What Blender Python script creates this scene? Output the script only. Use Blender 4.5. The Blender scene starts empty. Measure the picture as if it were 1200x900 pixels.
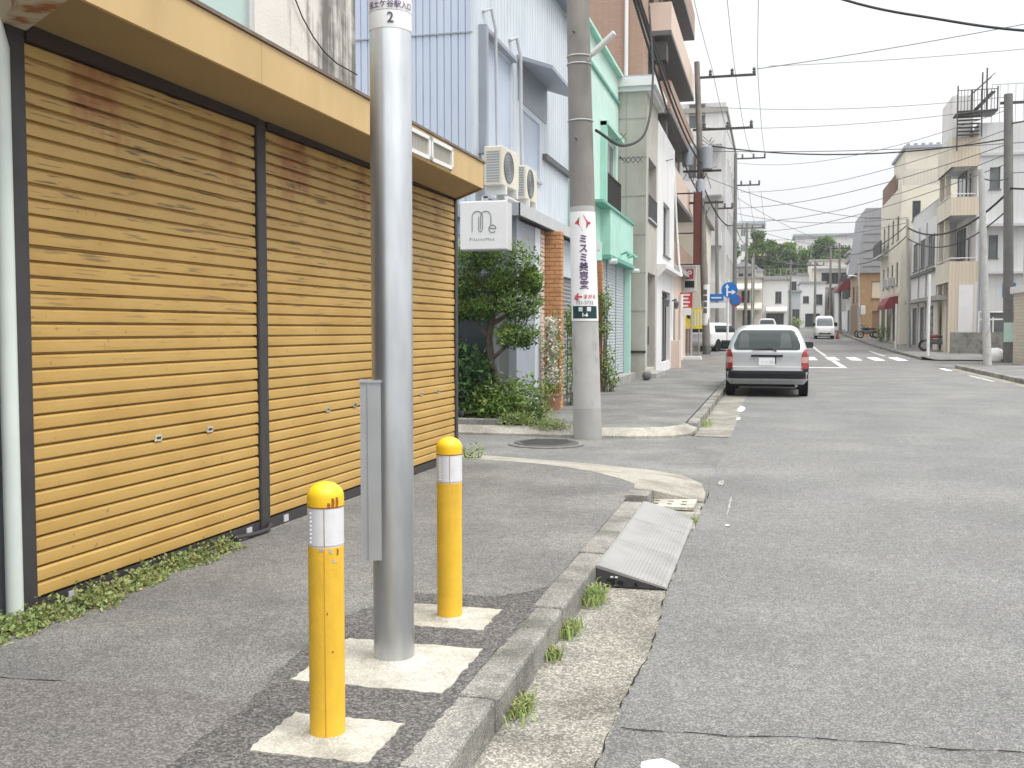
import bpy, bmesh, math, random
from mathutils import Vector, Matrix, Euler
R = math.radians
sc = bpy.context.scene
col = sc.collection
# ------------------------------------------------------------------ camera, sky, sun, exposure
cd = bpy.data.cameras.new('camera'); cam = bpy.data.objects.new('camera', cd); col.objects.link(cam)
cam.location = (0, 0, 1.42)
cam.rotation_euler = (R(90) - math.atan(64 / 1200), 0, R(14.2))
cd.sensor_width = 36; cd.lens = 36; cd.clip_end = 2000; cd.clip_start = .05
sc.camera = cam
SUN_EL, SUN_AZ = 62, 115          # azimuth from +y towards +x
w = bpy.data.worlds.new('World'); sc.world = w; w.use_nodes = True
nt = w.node_tree; N = nt.nodes; L = nt.links
bg = N['Background']; bg.inputs[1].default_value = .1
sky = N.new('ShaderNodeTexSky'); sky.sky_type = 'NISHITA'; sky.sun_disc = False
sky.sun_elevation = R(SUN_EL); sky.sun_rotation = R(SUN_AZ); sky.dust_density = 4; sky.air_density = 1
tc = N.new('ShaderNodeTexCoord'); sx = N.new('ShaderNodeSeparateXYZ'); L.new(tc.outputs['Generated'], sx.inputs[0])
mp = N.new('ShaderNodeMapping'); mp.inputs['Scale'].default_value = (1.2, 1.2, 4); L.new(tc.outputs['Generated'], mp.inputs[0])
nz = N.new('ShaderNodeTexNoise'); nz.inputs['Scale'].default_value = 2.2; nz.inputs['Detail'].default_value = 5; L.new(mp.outputs[0], nz.inputs[0])
g1 = N.new('ShaderNodeMath'); g1.operation = 'MULTIPLY_ADD'; g1.use_clamp = False   # overcast: brighter towards the zenith
zq = N.new('ShaderNodeMath'); zq.operation = 'POWER'; zq.inputs[1].default_value = 2; L.new(sx.outputs[2], zq.inputs[0])
L.new(zq.outputs[0], g1.inputs[0]); g1.inputs[1].default_value = 15.0; g1.inputs[2].default_value = 6.5
g2 = N.new('ShaderNodeMapRange'); L.new(nz.outputs[0], g2.inputs[0]); g2.inputs[1].default_value = .3; g2.inputs[2].default_value = .7
g2.inputs[3].default_value = .94; g2.inputs[4].default_value = 1.06
g3 = N.new('ShaderNodeMath'); g3.operation = 'MULTIPLY'; L.new(g1.outputs[0], g3.inputs[0]); L.new(g2.outputs[0], g3.inputs[1])
g4 = N.new('ShaderNodeMath'); g4.operation = 'MAXIMUM'; L.new(g3.outputs[0], g4.inputs[0]); g4.inputs[1].default_value = 4.0
cc = N.new('ShaderNodeVectorMath'); cc.operation = 'SCALE'; cc.inputs[0].default_value = (.985, .995, 1.0); L.new(g4.outputs[0], cc.inputs['Scale'])
mx = N.new('ShaderNodeMix'); mx.data_type = 'RGBA'; mx.inputs[0].default_value = .93
L.new(sky.outputs[0], mx.inputs[6]); L.new(cc.outputs[0], mx.inputs[7]); L.new(mx.outputs[2], bg.inputs[0])
sd = bpy.data.lights.new('sun', 'SUN'); sd.energy = 1.5; sd.angle = R(22); sd.color = (1, .97, .92)
sun = bpy.data.objects.new('sun', sd); col.objects.link(sun)
az, el = R(SUN_AZ), R(SUN_EL)
sun.rotation_euler = Vector((-math.sin(az) * math.cos(el), -math.cos(az) * math.cos(el), -math.sin(el))).to_track_quat('-Z', 'Y').to_euler()
vs = sc.view_settings; vs.view_transform = 'Standard'; vs.look = 'None'; vs.gamma = 1; vs.exposure = .62; vs.use_curve_mapping = False
sc.cycles.max_bounces = 6; sc.cycles.diffuse_bounces = 3; sc.cycles.use_denoising = True

# ------------------------------------------------------------------ helpers
MW = {}                                   # object -> world matrix of its local space
def link(o, parent=None, m=None):
    col.objects.link(o)
    if parent is not None: o.parent = parent
    MW[o] = (MW[parent] if parent is not None else Matrix()) @ (m or Matrix())
    return o
def tag(o, label=None, cat=None, group=None, kind=None):
    for k, v in (('label', label), ('category', cat), ('group', group), ('kind', kind)):
        if v: o[k] = v
    return o
def thing(name, label, cat, loc=(0, 0, 0), rz=0, group=None):
    o = bpy.data.objects.new(name, None); o.empty_display_size = .2
    o.location = loc; o.rotation_euler = (0, 0, rz)
    link(o, None, Matrix.Translation(loc) @ Matrix.Rotation(rz, 4, 'Z'))
    return tag(o, label, cat, group)
class MB:
    def __init__(s, T=None): s.v = []; s.f = []; s.T = T
    def add(s, vs, fs):
        n = len(s.v)
        s.v += [(s.T @ Vector(p)) if s.T is not None else Vector(p) for p in vs]
        s.f += [tuple(i + n for i in f) for f in fs]; return s
    def box(s, x0, y0, z0, x1, y1, z1):
        x0, x1 = sorted((x0, x1)); y0, y1 = sorted((y0, y1)); z0, z1 = sorted((z0, z1))
        return s.add([(x0, y0, z0), (x1, y0, z0), (x1, y1, z0), (x0, y1, z0), (x0, y0, z1), (x1, y0, z1), (x1, y1, z1), (x0, y1, z1)],
            [(3, 2, 1, 0), (4, 5, 6, 7), (0, 1, 5, 4), (1, 2, 6, 5), (2, 3, 7, 6), (3, 0, 4, 7)])
    def bbox(s, x0, y0, z0, x1, y1, z1, b=.01, seg=1):
        bm = bmesh.new(); bmesh.ops.create_cube(bm, size=1)
        for v in bm.verts: v.co = Vector((x0 + (x1 - x0) * (v.co.x + .5), y0 + (y1 - y0) * (v.co.y + .5), z0 + (z1 - z0) * (v.co.z + .5)))
        bmesh.ops.bevel(bm, geom=list(bm.edges), offset=b, segments=seg, affect='EDGES', profile=.5)
        bm.verts.index_update()
        s.add([v.co.copy() for v in bm.verts], [tuple(v.index for v in f.verts) for f in bm.faces]); bm.free(); return s
    def quad(s, *p): return s.add(p, [tuple(range(len(p)))])
    def tube(s, pts, r, n=8, cap=True):
        pts = [Vector(p) for p in pts]; rs = r if isinstance(r, (list, tuple)) else [r] * len(pts)
        vs = []; prev = None
        for i, p in enumerate(pts):
            d = (pts[min(i + 1, len(pts) - 1)] - pts[max(i - 1, 0)]).normalized()
            if prev is None: a = d.orthogonal().normalized()
            else:
                a = prev - d * prev.dot(d); a = a.normalized() if a.length > 1e-6 else d.orthogonal().normalized()
            prev = a; b = d.cross(a)
            vs += [p + (a * math.cos(2 * math.pi * k / n) + b * math.sin(2 * math.pi * k / n)) * rs[i] for k in range(n)]
        fs = [(i * n + k, i * n + (k + 1) % n, (i + 1) * n + (k + 1) % n, (i + 1) * n + k) for i in range(len(pts) - 1) for k in range(n)]
        if cap: fs += [tuple(range(n))[::-1], tuple((len(pts) - 1) * n + k for k in range(n))]
        return s.add(vs, fs)
    def lathe(s, prof, c=(0, 0, 0), n=24):
        vs = [(c[0] + r * math.cos(2 * math.pi * k / n), c[1] + r * math.sin(2 * math.pi * k / n), c[2] + z) for r, z in prof for k in range(n)]
        fs = [(i * n + k, i * n + (k + 1) % n, (i + 1) * n + (k + 1) % n, (i + 1) * n + k) for i in range(len(prof) - 1) for k in range(n)]
        fs += [tuple(range(n))[::-1], tuple((len(prof) - 1) * n + k for k in range(n))]
        return s.add(vs, fs)
    def prism(s, poly, f0, f1):            # poly of 2-d points, f0/f1 map a point to the two ends
        n = len(poly); vs = [f0(*p) for p in poly] + [f1(*p) for p in poly]
        return s.add(vs, [tuple(range(n))[::-1], tuple(range(n, 2 * n))] + [(k, (k + 1) % n, n + (k + 1) % n, n + k) for k in range(n)])
    def torus(s, c, R_, r, axis, n=20, m=8):
        ax = Vector(axis).normalized(); a = ax.orthogonal().normalized(); b = ax.cross(a); c = Vector(c); vs = []
        for i in range(n):
            t = 2 * math.pi * i / n; d = a * math.cos(t) + b * math.sin(t)
            vs += [c + d * (R_ + r * math.cos(2 * math.pi * k / m)) + ax * r * math.sin(2 * math.pi * k / m) for k in range(m)]
        return s.add(vs, [(i * m + k, ((i + 1) % n) * m + k, ((i + 1) % n) * m + (k + 1) % m, i * m + (k + 1) % m) for i in range(n) for k in range(m)])
    def leaves(s, rng, c, rad, n, size, shell=.55, up=.4, asp=.55):
        for _ in range(n):
            while True:
                p = Vector((rng.uniform(-1, 1), rng.uniform(-1, 1), rng.uniform(-1, 1)))
                if shell < p.length < 1: break
            p *= rng.choice((1, 1, 1, 1.12, 1.25)); q = Vector((c[0] + p.x * rad[0], c[1] + p.y * rad[1], c[2] + p.z * rad[2]))
            s.leaf(rng, q, size * rng.uniform(.5, 1.5), up, asp)
    def leaf(s, rng, q, l, up=.4, asp=.55):
        d = Vector((rng.gauss(0, 1), rng.gauss(0, 1), rng.gauss(0, .6) + up)).normalized()
        nrm = Vector((rng.gauss(0, .7), rng.gauss(0, .7), 1)); e = d.cross(nrm)
        e = e.normalized() if e.length > 1e-3 else d.orthogonal().normalized()
        wv = e * l * asp * .5; k = d.cross(e) * l * .12
        s.add([q, q + d * l * .5 + wv + k, q + d * l, q + d * l * .5 - wv + k], [(0, 1, 2), (0, 2, 3)])
    def mesh(s, name, mat, M=None, smooth=False):
        me = bpy.data.meshes.new(name)
        vs = [M @ v for v in s.v] if M is not None else s.v
        me.from_pydata(vs, [], s.f); me.materials.append(mat); me.validate()
        if smooth:
            me.polygons.foreach_set('use_smooth', [True] * len(me.polygons))
            me.set_sharp_from_angle(angle=R(40))
        me.update(); return me
    def build(s, name, mat, parent=None, smooth=False, world=True):
        M = MW[parent].inverted() if (parent is not None and world) else None
        o = bpy.data.objects.new(name, s.mesh(name, mat, M, smooth)); return link(o, parent)
def piece(name, me, parent, loc=(0, 0, 0), rot=(0, 0, 0), scale=None):   # shares mesh data; loc in the parent's space
    o = bpy.data.objects.new(name, me); o.location = loc; o.rotation_euler = rot
    if scale: o.scale = scale
    return link(o, parent, Matrix.LocRotScale(Vector(loc), Euler(rot), Vector(scale or (1, 1, 1))))
def single(mb, name, mat, label, cat, loc, group=None, smooth=False):      # a thing that is one mesh, origin at loc
    o = bpy.data.objects.new(name, mb.mesh(name, mat, Matrix.Translation(-Vector(loc)), smooth)); o.location = loc
    link(o, None, Matrix.Translation(loc)); return tag(o, label, cat, group)
def text_obj(name, s, size, mat, parent, M, bold=0., wrap=None, spacing=1., align='CENTER'):
    cu = bpy.data.curves.new(name, 'FONT'); cu.body = s; cu.size = size; cu.align_x = align; cu.align_y = 'CENTER'
    cu.offset = bold; cu.space_character = spacing; cu.resolution_u = 3
    tmp = bpy.data.objects.new(name, cu); col.objects.link(tmp)
    dg = bpy.context.evaluated_depsgraph_get(); me = bpy.data.meshes.new_from_object(tmp.evaluated_get(dg))
    bpy.data.objects.remove(tmp); bpy.data.curves.remove(cu)
    me.name = name
    for v in me.vertices:
        x, y, z = v.co
        if wrap: a = x / wrap; v.co = M @ Vector((wrap * math.sin(a), y, wrap * math.cos(a)))
        else: v.co = M @ v.co
    if parent is not None: me.transform(MW[parent].inverted())
    me.materials.clear(); me.materials.append(mat); me.update()
    return link(bpy.data.objects.new(name, me), parent)
def frame(o, ex, ey):                       # matrix whose x/y axes are ex/ey
    ex = Vector(ex).normalized(); ey = Vector(ey).normalized(); ez = ex.cross(ey)
    return Matrix.Translation(o) @ Matrix((ex, ey, ez)).transposed().to_4x4()
def zg(y):
    if y < 25: return 0.
    if y < 100: return .00017 * (y - 25) ** 2
    if y < 135: return .956 + .0255 * (y - 100)
    t = min(1, (y - 135) / 50); h = 1.85 + 9.2 * t * t * (3 - 2 * t)
    return h + max(0, min(1, (y - 185) / 50)) * 3.2

# ------------------------------------------------------------------ materials
def mat(name, c, rough=.8, metal=0., var=.08, vs=3., bump=0., bs=40., spec=.3, coat=0., c2=None, m2=(.45, .6), ms=6., stretch=(1, 1, 1), island=0., transl=0., emit=None, tcoord='world', alpha=None):
    m = bpy.data.materials.new(name); m.use_nodes = True; nt = m.node_tree; N = nt.nodes; L = nt.links
    b = N['Principled BSDF']; b.inputs['Roughness'].default_value = rough; b.inputs['Metallic'].default_value = metal
    b.inputs['Specular IOR Level'].default_value = spec; b.inputs['Coat Weight'].default_value = coat
    geo = N.new('ShaderNodeNewGeometry'); pos = geo.outputs['Position']
    def noise(s, d=4, st=(1, 1, 1)):
        n = N.new('ShaderNodeTexNoise'); n.inputs['Scale'].default_value = s; n.inputs['Detail'].default_value = d
        mpn = N.new('ShaderNodeMapping'); mpn.inputs['Scale'].default_value = st; L.new(pos, mpn.inputs[0]); L.new(mpn.outputs[0], n.inputs[0]); return n.outputs[0]
    cur = None
    rgb = N.new('ShaderNodeRGB'); rgb.outputs[0].default_value = (*c, 1); cur = rgb.outputs[0]
    if c2:
        mr = N.new('ShaderNodeMapRange'); L.new(noise(ms, 6, stretch), mr.inputs[0]); mr.inputs[1].default_value, mr.inputs[2].default_value = m2
        mxn = N.new('ShaderNodeMix'); mxn.data_type = 'RGBA'; L.new(mr.outputs[0], mxn.inputs[0]); L.new(cur, mxn.inputs[6]); mxn.inputs[7].default_value = (*c2, 1); cur = mxn.outputs[2]
    if var or island:
        v = N.new('ShaderNodeMapRange'); L.new(noise(vs), v.inputs[0]); v.inputs[1].default_value = .25; v.inputs[2].default_value = .75
        v.inputs[3].default_value = 1 - var; v.inputs[4].default_value = 1 + var; val = v.outputs[0]
        if island:
            r = N.new('ShaderNodeMapRange'); L.new(geo.outputs['Random Per Island'], r.inputs[0]); r.inputs[3].default_value = 1 - island; r.inputs[4].default_value = 1 + island
            mu = N.new('ShaderNodeMath'); mu.operation = 'MULTIPLY'; L.new(val, mu.inputs[0]); L.new(r.outputs[0], mu.inputs[1]); val = mu.outputs[0]
        sc_ = N.new('ShaderNodeVectorMath'); sc_.operation = 'SCALE'; L.new(cur, sc_.inputs[0]); L.new(val, sc_.inputs['Scale']); cur = sc_.outputs[0]
    L.new(cur, b.inputs['Base Color'])
    if bump:
        bn = N.new('ShaderNodeBump'); bn.inputs['Strength'].default_value = bump; bn.inputs['Distance'].default_value = .01
        L.new(noise(bs, 5), bn.inputs['Height']); L.new(bn.outputs[0], b.inputs['Normal'])
    if transl:
        b.inputs['Subsurface Weight'].default_value = 0
        tr = N.new('ShaderNodeBsdfTranslucent'); L.new(cur, tr.inputs[0]); ms_ = N.new('ShaderNodeMixShader'); ms_.inputs[0].default_value = transl
        L.new(b.outputs[0], ms_.inputs[1]); L.new(tr.outputs[0], ms_.inputs[2]); L.new(ms_.outputs[0], N['Material Output'].inputs[0])
    if emit: b.inputs['Emission Color'].default_value = (*emit[:3], 1); b.inputs['Emission Strength'].default_value = emit[3]
    m['base'] = 1
    return m
def speckle(name, c, lo, hi, scale=260., big=.12, patchc=None, pm=(.5, .62), pscale=1.2, bump=.5, streak=None):
    """asphalt / aggregate: stones of differing tone in a binder, with broad wear"""
    m = bpy.data.materials.new(name); m.use_nodes = True; nt = m.node_tree; N = nt.nodes; L = nt.links
    b = N['Principled BSDF']; b.inputs['Roughness'].default_value = .9; b.inputs['Specular IOR Level'].default_value = .2
    geo = N.new('ShaderNodeNewGeometry'); pos = geo.outputs['Position']
    vo = N.new('ShaderNodeTexVoronoi'); vo.inputs['Scale'].default_value = scale; L.new(pos, vo.inputs[0])
    sp = N.new('ShaderNodeSeparateColor'); L.new(vo.outputs['Color'], sp.inputs[0])
    pw = N.new('ShaderNodeMath'); pw.operation = 'POWER'; L.new(sp.outputs[0], pw.inputs[0]); pw.inputs[1].default_value = 1.8
    mr = N.new('ShaderNodeMapRange'); L.new(pw.outputs[0], mr.inputs[0]); mr.inputs[3].default_value = lo; mr.inputs[4].default_value = hi
    def noise(s, d=5, st=None):
        n = N.new('ShaderNodeTexNoise'); n.inputs['Scale'].default_value = s; n.inputs['Detail'].default_value = d
        if st:
            mm = N.new('ShaderNodeMapping'); mm.inputs['Scale'].default_value = st; L.new(pos, mm.inputs[0]); L.new(mm.outputs[0], n.inputs[0])
        else: L.new(pos, n.inputs[0])
        return n.outputs[0]
    n2 = N.new('ShaderNodeMapRange'); L.new(noise(.9), n2.inputs[0]); n2.inputs[1].default_value = .3; n2.inputs[2].default_value = .7; n2.inputs[3].default_value = 1 - big; n2.inputs[4].default_value = 1 + big
    n3 = N.new('ShaderNodeMapRange'); L.new(noise(14), n3.inputs[0]); n3.inputs[1].default_value = .3; n3.inputs[2].default_value = .7; n3.inputs[3].default_value = .9; n3.inputs[4].default_value = 1.1
    m1 = N.new('ShaderNodeMath'); m1.operation = 'MULTIPLY'; L.new(mr.outputs[0], m1.inputs[0]); L.new(n2.outputs[0], m1.inputs[1])
    m2 = N.new('ShaderNodeMath'); m2.operation = 'MULTIPLY'; L.new(m1.outputs[0], m2.inputs[0]); L.new(n3.outputs[0], m2.inputs[1])
    rgb = N.new('ShaderNodeRGB'); rgb.outputs[0].default_value = (*c, 1); cur = rgb.outputs[0]
    if patchc:
        pmr = N.new('ShaderNodeMapRange'); L.new(noise(pscale, 6, streak), pmr.inputs[0]); pmr.inputs[1].default_value, pmr.inputs[2].default_value = pm
        mxn = N.new('ShaderNodeMix'); mxn.data_type = 'RGBA'; L.new(pmr.outputs[0], mxn.inputs[0]); L.new(cur, mxn.inputs[6]); mxn.inputs[7].default_value = (*patchc, 1); cur = mxn.outputs[2]
    s_ = N.new('ShaderNodeVectorMath'); s_.operation = 'SCALE'; L.new(cur, s_.inputs[0]); L.new(m2.outputs[0], s_.inputs['Scale']); L.new(s_.outputs[0], b.inputs['Base Color'])
    bn = N.new('ShaderNodeBump'); bn.inputs['Strength'].default_value = bump; bn.inputs['Distance'].default_value = .004
    L.new(vo.outputs['Distance'], bn.inputs['Height']); bn.invert = True; L.new(bn.outputs[0], b.inputs['Normal'])
    return m
M = {}
M['asphalt'] = speckle('asphalt', (.185, .185, .182), .66, 1.62, 170, .12, (.215, .213, .205), (.45, .7), .6)
M['asphalt_old'] = speckle('asphalt_old', (.172, .17, .166), .66, 1.65, 170, .14, (.215, .212, .2), (.42, .62), 1.3)
M['asphalt_brown'] = speckle('asphalt_brown', (.168, .161, .153), .66, 1.65, 150, .14, (.18, .17, .16), (.45, .65), 2)
M['asphalt_dark'] = speckle('asphalt_dark', (.122, .117, .114), .55, 1.9, 130, .15)
M['gutter'] = speckle('gutter', (.36, .345, .30), .5, 1.5, 130, .15, (.25, .237, .205), (.42, .62), 2.6, .7)
M['apron'] = speckle('apron', (.41, .39, .34), .7, 1.3, 160, .15, (.27, .25, .21), (.48, .68), 2.2)
M['kerb'] = speckle('kerb', (.31, .30, .275), .6, 1.4, 190, .2, (.15, .148, .13), (.45, .65), 3.0)
M['pad'] = speckle('pad', (.52, .50, .44), .8, 1.2, 170, .12, (.36, .34, .29), (.46, .7), 5)
M['ground'] = mat('ground', (.16, .155, .14), .95, var=.2, vs=.5)
M['paint'] = mat('paint', (.80, .80, .78), .75, var=.08, vs=9, c2=(.4, .4, .39), m2=(.58, .70), ms=18)
M['paint_worn'] = mat('paint_worn', (.62, .62, .60), .8, var=.1, vs=9, c2=(.24, .24, .235), m2=(.48, .58), ms=22)
M['paint_faint'] = mat('paint_faint', (.42, .42, .41), .85, var=.1, vs=20, c2=(.22, .22, .215), m2=(.42, .55), ms=30)
M['galv'] = mat('galv', (.60, .62, .64), .34, metal=.92, var=.07, vs=4, c2=(.50, .52, .54), m2=(.42, .62), ms=11, stretch=(1, 1, .18), spec=.5, bump=.03, bs=30)
M['galv_dull'] = mat('galv_dull', (.42, .435, .45), .5, metal=.55, var=.08, vs=6)
M['white_label'] = mat('white_label', (.78, .78, .78), .45, var=.02)
M['ink'] = mat('ink', (.09, .085, .12), .6, var=0)
M['black'] = mat('black', (.02, .02, .02), .6, var=.1)
M['rubber'] = mat('rubber', (.055, .055, .058), .75, var=.2, vs=20)
M['hole'] = mat('hole', (.012, .011, .01), .9, var=0)
M['bollard'] = mat('bollard', (.80, .49, .045), .5, var=.08, vs=14, c2=(.56, .31, .05), m2=(.53, .78), ms=9, stretch=(1, 1, .12), spec=.35, bump=.15, bs=60)
M['bollard_cap'] = mat('bollard_cap', (.88, .56, .02), .38, var=.05, vs=14, spec=.5)
M['reflect'] = mat('reflect', (.70, .70, .72), .4, var=.05, vs=30)
M['rust'] = mat('rust', (.33, .11, .025), .8, var=.2, vs=50)
M['frame_dark'] = mat('frame_dark', (.050, .046, .048), .5, var=.15, vs=8, spec=.4)
M['pipe_white'] = mat('pipe_white', (.60, .66, .63), .4, var=.06, vs=5)
M['fascia'] = mat('fascia', (.58, .41, .20), .55, var=.06, vs=2.5, c2=(.52, .36, .17), m2=(.45, .7), ms=3, stretch=(1, 1, .3))
M['rusty_cream'] = mat('rusty_cream', (.55, .48, .34), .7, var=.1, vs=6, c2=(.33, .13, .05), m2=(.48, .62), ms=7)
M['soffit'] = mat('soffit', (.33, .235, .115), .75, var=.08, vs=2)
M['flash'] = mat('flash', (.20, .15, .12), .6, var=.2, vs=8)
M['mortar'] = mat('mortar', (.66, .63, .57), .9, var=.08, vs=3, c2=(.14, .13, .125), m2=(.43, .62), ms=3.0, stretch=(1.0, 2.6, .16), bump=.3, bs=60)
M['blue_siding'] = mat('blue_siding', (.50, .57, .69), .5, var=.04, vs=2, c2=(.56, .62, .72), m2=(.4, .7), ms=2, stretch=(1, 1, .3))
M['white_siding'] = mat('white_siding', (.63, .68, .74), .5, var=.05, vs=2, c2=(.52, .58, .64), m2=(.5, .8), ms=2, stretch=(1, 1, .3))
M['grey_metal'] = mat('grey_metal', (.34, .37, .42), .5, var=.06, vs=4)
M['grey_light'] = mat('grey_light', (.52, .53, .54), .6, var=.06, vs=3)
M['dark_grey'] = mat('dark_grey', (.13, .135, .14), .6, var=.1)
M['brick'] = mat('brick', (.50, .26, .125), .8, var=.2, vs=7, bump=.3, bs=80)
M['brick_mortar'] = mat('brick_mortar', (.34, .24, .16), .95, var=.1)
M['glass'] = mat('glass', (.05, .06, .065), .1, var=.3, vs=1.5, spec=.5)
M['glass_green'] = mat('glass_green', (.42, .56, .52), .15, var=.06, vs=2, spec=.6)
M['glass_grey'] = mat('glass_grey', (.14, .155, .16), .15, var=.35, vs=1.2, spec=.4)
M['curtain'] = mat('curtain', (.40, .42, .42), .3, var=.2, vs=3, stretch=(4, 4, .3), c2=(.25, .27, .28), ms=5)
M['white'] = mat('white', (.74, .74, .73), .55, var=.04, vs=3)
M['white_wall'] = mat('white_wall', (.72, .72, .72), .8, var=.05, vs=1.2, c2=(.52, .52, .51), m2=(.55, .8), ms=1.0, stretch=(1, 1, .2))
M['acrylic'] = mat('acrylic', (.74, .74, .745), .3, var=.02, spec=.5)
M['mint'] = mat('mint', (.43, .70, .60), .6, var=.08, vs=2, c2=(.36, .58, .50), m2=(.55, .75), ms=1.6, stretch=(1, 1, .2))
M['mint_pale'] = mat('mint_pale', (.56, .76, .685), .7, var=.06, vs=2)
M['mint_dark'] = mat('mint_dark', (.16, .40, .32), .6, var=.06)
M['shutter_grey'] = mat('shutter_grey', (.50, .54, .56), .5, var=.05, vs=3, metal=.2)
M['shutter_dark'] = mat('shutter_dark', (.28, .29, .30), .5, var=.05, metal=.2)
M['beige'] = mat('beige', (.47, .45, .405), .85, var=.08, vs=2, c2=(.38, .36, .32), m2=(.5, .75), ms=1.4, stretch=(1, 1, .3))
M['cream'] = mat('cream', (.69, .62, .50), .8, var=.05, vs=1.4, c2=(.54, .48, .39), m2=(.55, .8), ms=1.2, stretch=(1, 1, .25))
M['cream_pale'] = mat('cream_pale', (.70, .66, .56), .8, var=.05, vs=1.4, c2=(.58, .54, .46), m2=(.55, .8), ms=1, stretch=(1, 1, .25))
M['pinkish'] = mat('pinkish', (.66, .53, .45), .8, var=.06, vs=1.4)
M['orange_wood'] = mat('orange_wood', (.42, .275, .155), .7, var=.12, vs=3, stretch=(1, 1, 4))
M['brown_wall'] = mat('brown_wall', (.27, .18, .13), .8, var=.1, vs=2)
M['roof_grey'] = mat('roof_grey', (.33, .33, .35), .8, var=.1, vs=3)
M['awning_red'] = mat('awning_red', (.23, .05, .06), .7, var=.1)
M['dark_brown'] = mat('dark_brown', (.055, .04, .036), .7, var=.1)
M['concrete'] = mat('concrete', (.36, .355, .34), .9, var=.10, vs=3, c2=(.27, .265, .25), m2=(.48, .68), ms=2.5, stretch=(1, 1, .25), bump=.15, bs=90)
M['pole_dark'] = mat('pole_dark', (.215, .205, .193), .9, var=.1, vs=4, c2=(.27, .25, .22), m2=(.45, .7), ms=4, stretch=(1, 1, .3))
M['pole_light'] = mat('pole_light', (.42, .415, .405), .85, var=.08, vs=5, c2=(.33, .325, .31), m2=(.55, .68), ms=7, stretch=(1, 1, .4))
M['pole_black'] = mat('pole_black', (.175, .17, .163), .9, var=.12, vs=3)
M['leaf_far'] = mat('leaf_far', (.12, .19, .07), .6, var=.25, vs=.6, island=.4, transl=.25)
M['block'] = mat('block', (.23, .225, .21), .95, var=.16, vs=2.5, c2=(.13, .13, .115), m2=(.5, .7), ms=3)
M['wire'] = mat('wire', (.03, .03, .033), .7, var=0)
M['wire_thin'] = mat('wire_thin', (.16, .17, .18), .7, var=0)
M['steel_dark'] = mat('steel_dark', (.07, .065, .065), .6, var=.1)
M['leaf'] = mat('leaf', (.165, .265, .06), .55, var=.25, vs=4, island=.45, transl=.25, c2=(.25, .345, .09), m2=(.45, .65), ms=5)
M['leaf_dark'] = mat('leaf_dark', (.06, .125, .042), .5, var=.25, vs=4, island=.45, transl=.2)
M['leaf_bright'] = mat('leaf_bright', (.33, .42, .16), .6, var=.2, vs=6, island=.4, transl=.3, c2=(.36, .38, .15), m2=(.45, .65), ms=9)
M['leaf_dry'] = mat('leaf_dry', (.35, .32, .16), .7, var=.2, island=.35, transl=.25)
M['flower'] = mat('flower', (.74, .74, .66), .6, var=.05, island=.1, transl=.2)
M['bark'] = mat('bark', (.13, .105, .085), .95, var=.3, vs=9, bump=.6, bs=40)
M['terracotta'] = mat('terracotta', (.30, .16, .105), .85, var=.12, vs=8)
M['soil'] = mat('soil', (.07, .05, .035), .95, var=.3, vs=10)
M['car_silver'] = mat('car_silver', (.46, .47, .48), .36, metal=.45, var=0, coat=.5, spec=.5)
M['car_white'] = mat('car_white', (.80, .80, .80), .35, var=0, coat=.5, spec=.5)
M['car_black'] = mat('car_black', (.014, .015, .017), .5, var=0)
M['car_glass'] = mat('car_glass', (.03, .042, .042), .12, var=0, spec=.4)
M['seat_dim'] = mat('seat_dim', (.075, .085, .085), .4, var=.1)
M['bollard_seam'] = mat('bollard_seam', (.58, .30, .04), .6, var=.15, vs=20)
M['tyre'] = mat('tyre', (.018, .018, .019), .85, var=.1)
M['rim'] = mat('rim', (.4, .41, .42), .4, metal=.6, var=0)
M['lamp_red'] = mat('lamp_red', (.26, .008, .014), .15, var=0, coat=.8, spec=.6)
M['lamp_pale'] = mat('lamp_pale', (.52, .27, .22), .15, var=0, coat=.8, spec=.6)
M['lamp_clear'] = mat('lamp_clear', (.6, .62, .64), .1, var=0, coat=.8)
M['sign_blue'] = mat('sign_blue', (.02, .16, .50), .4, var=.03)
M['sign_red'] = mat('sign_red', (.50, .04, .05), .5, var=.04)
M['sign_yellow'] = mat('sign_yellow', (.80, .68, .06), .5, var=.04)
M['sign_green'] = mat('sign_green', (.012, .045, .045), .45, var=.03)
M['red_ink'] = mat('red_ink', (.50, .06, .06), .6, var=0)
M['green_ink'] = mat('green_ink', (.10, .33, .14), .6, var=0)
M['purple_ink'] = mat('purple_ink', (.12, .07, .16), .6, var=0)
M['brown_red'] = mat('brown_red', (.16, .05, .04), .7, var=.15, vs=3)
M['iron'] = mat('iron', (.10, .097, .092), .7, var=.2, vs=8, bump=.4, bs=120)
M['plastic_grey'] = mat('plastic_grey', (.31, .307, .30), .7, var=.08, vs=5, c2=(.25, .247, .24), m2=(.5, .75), ms=4)
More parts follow.
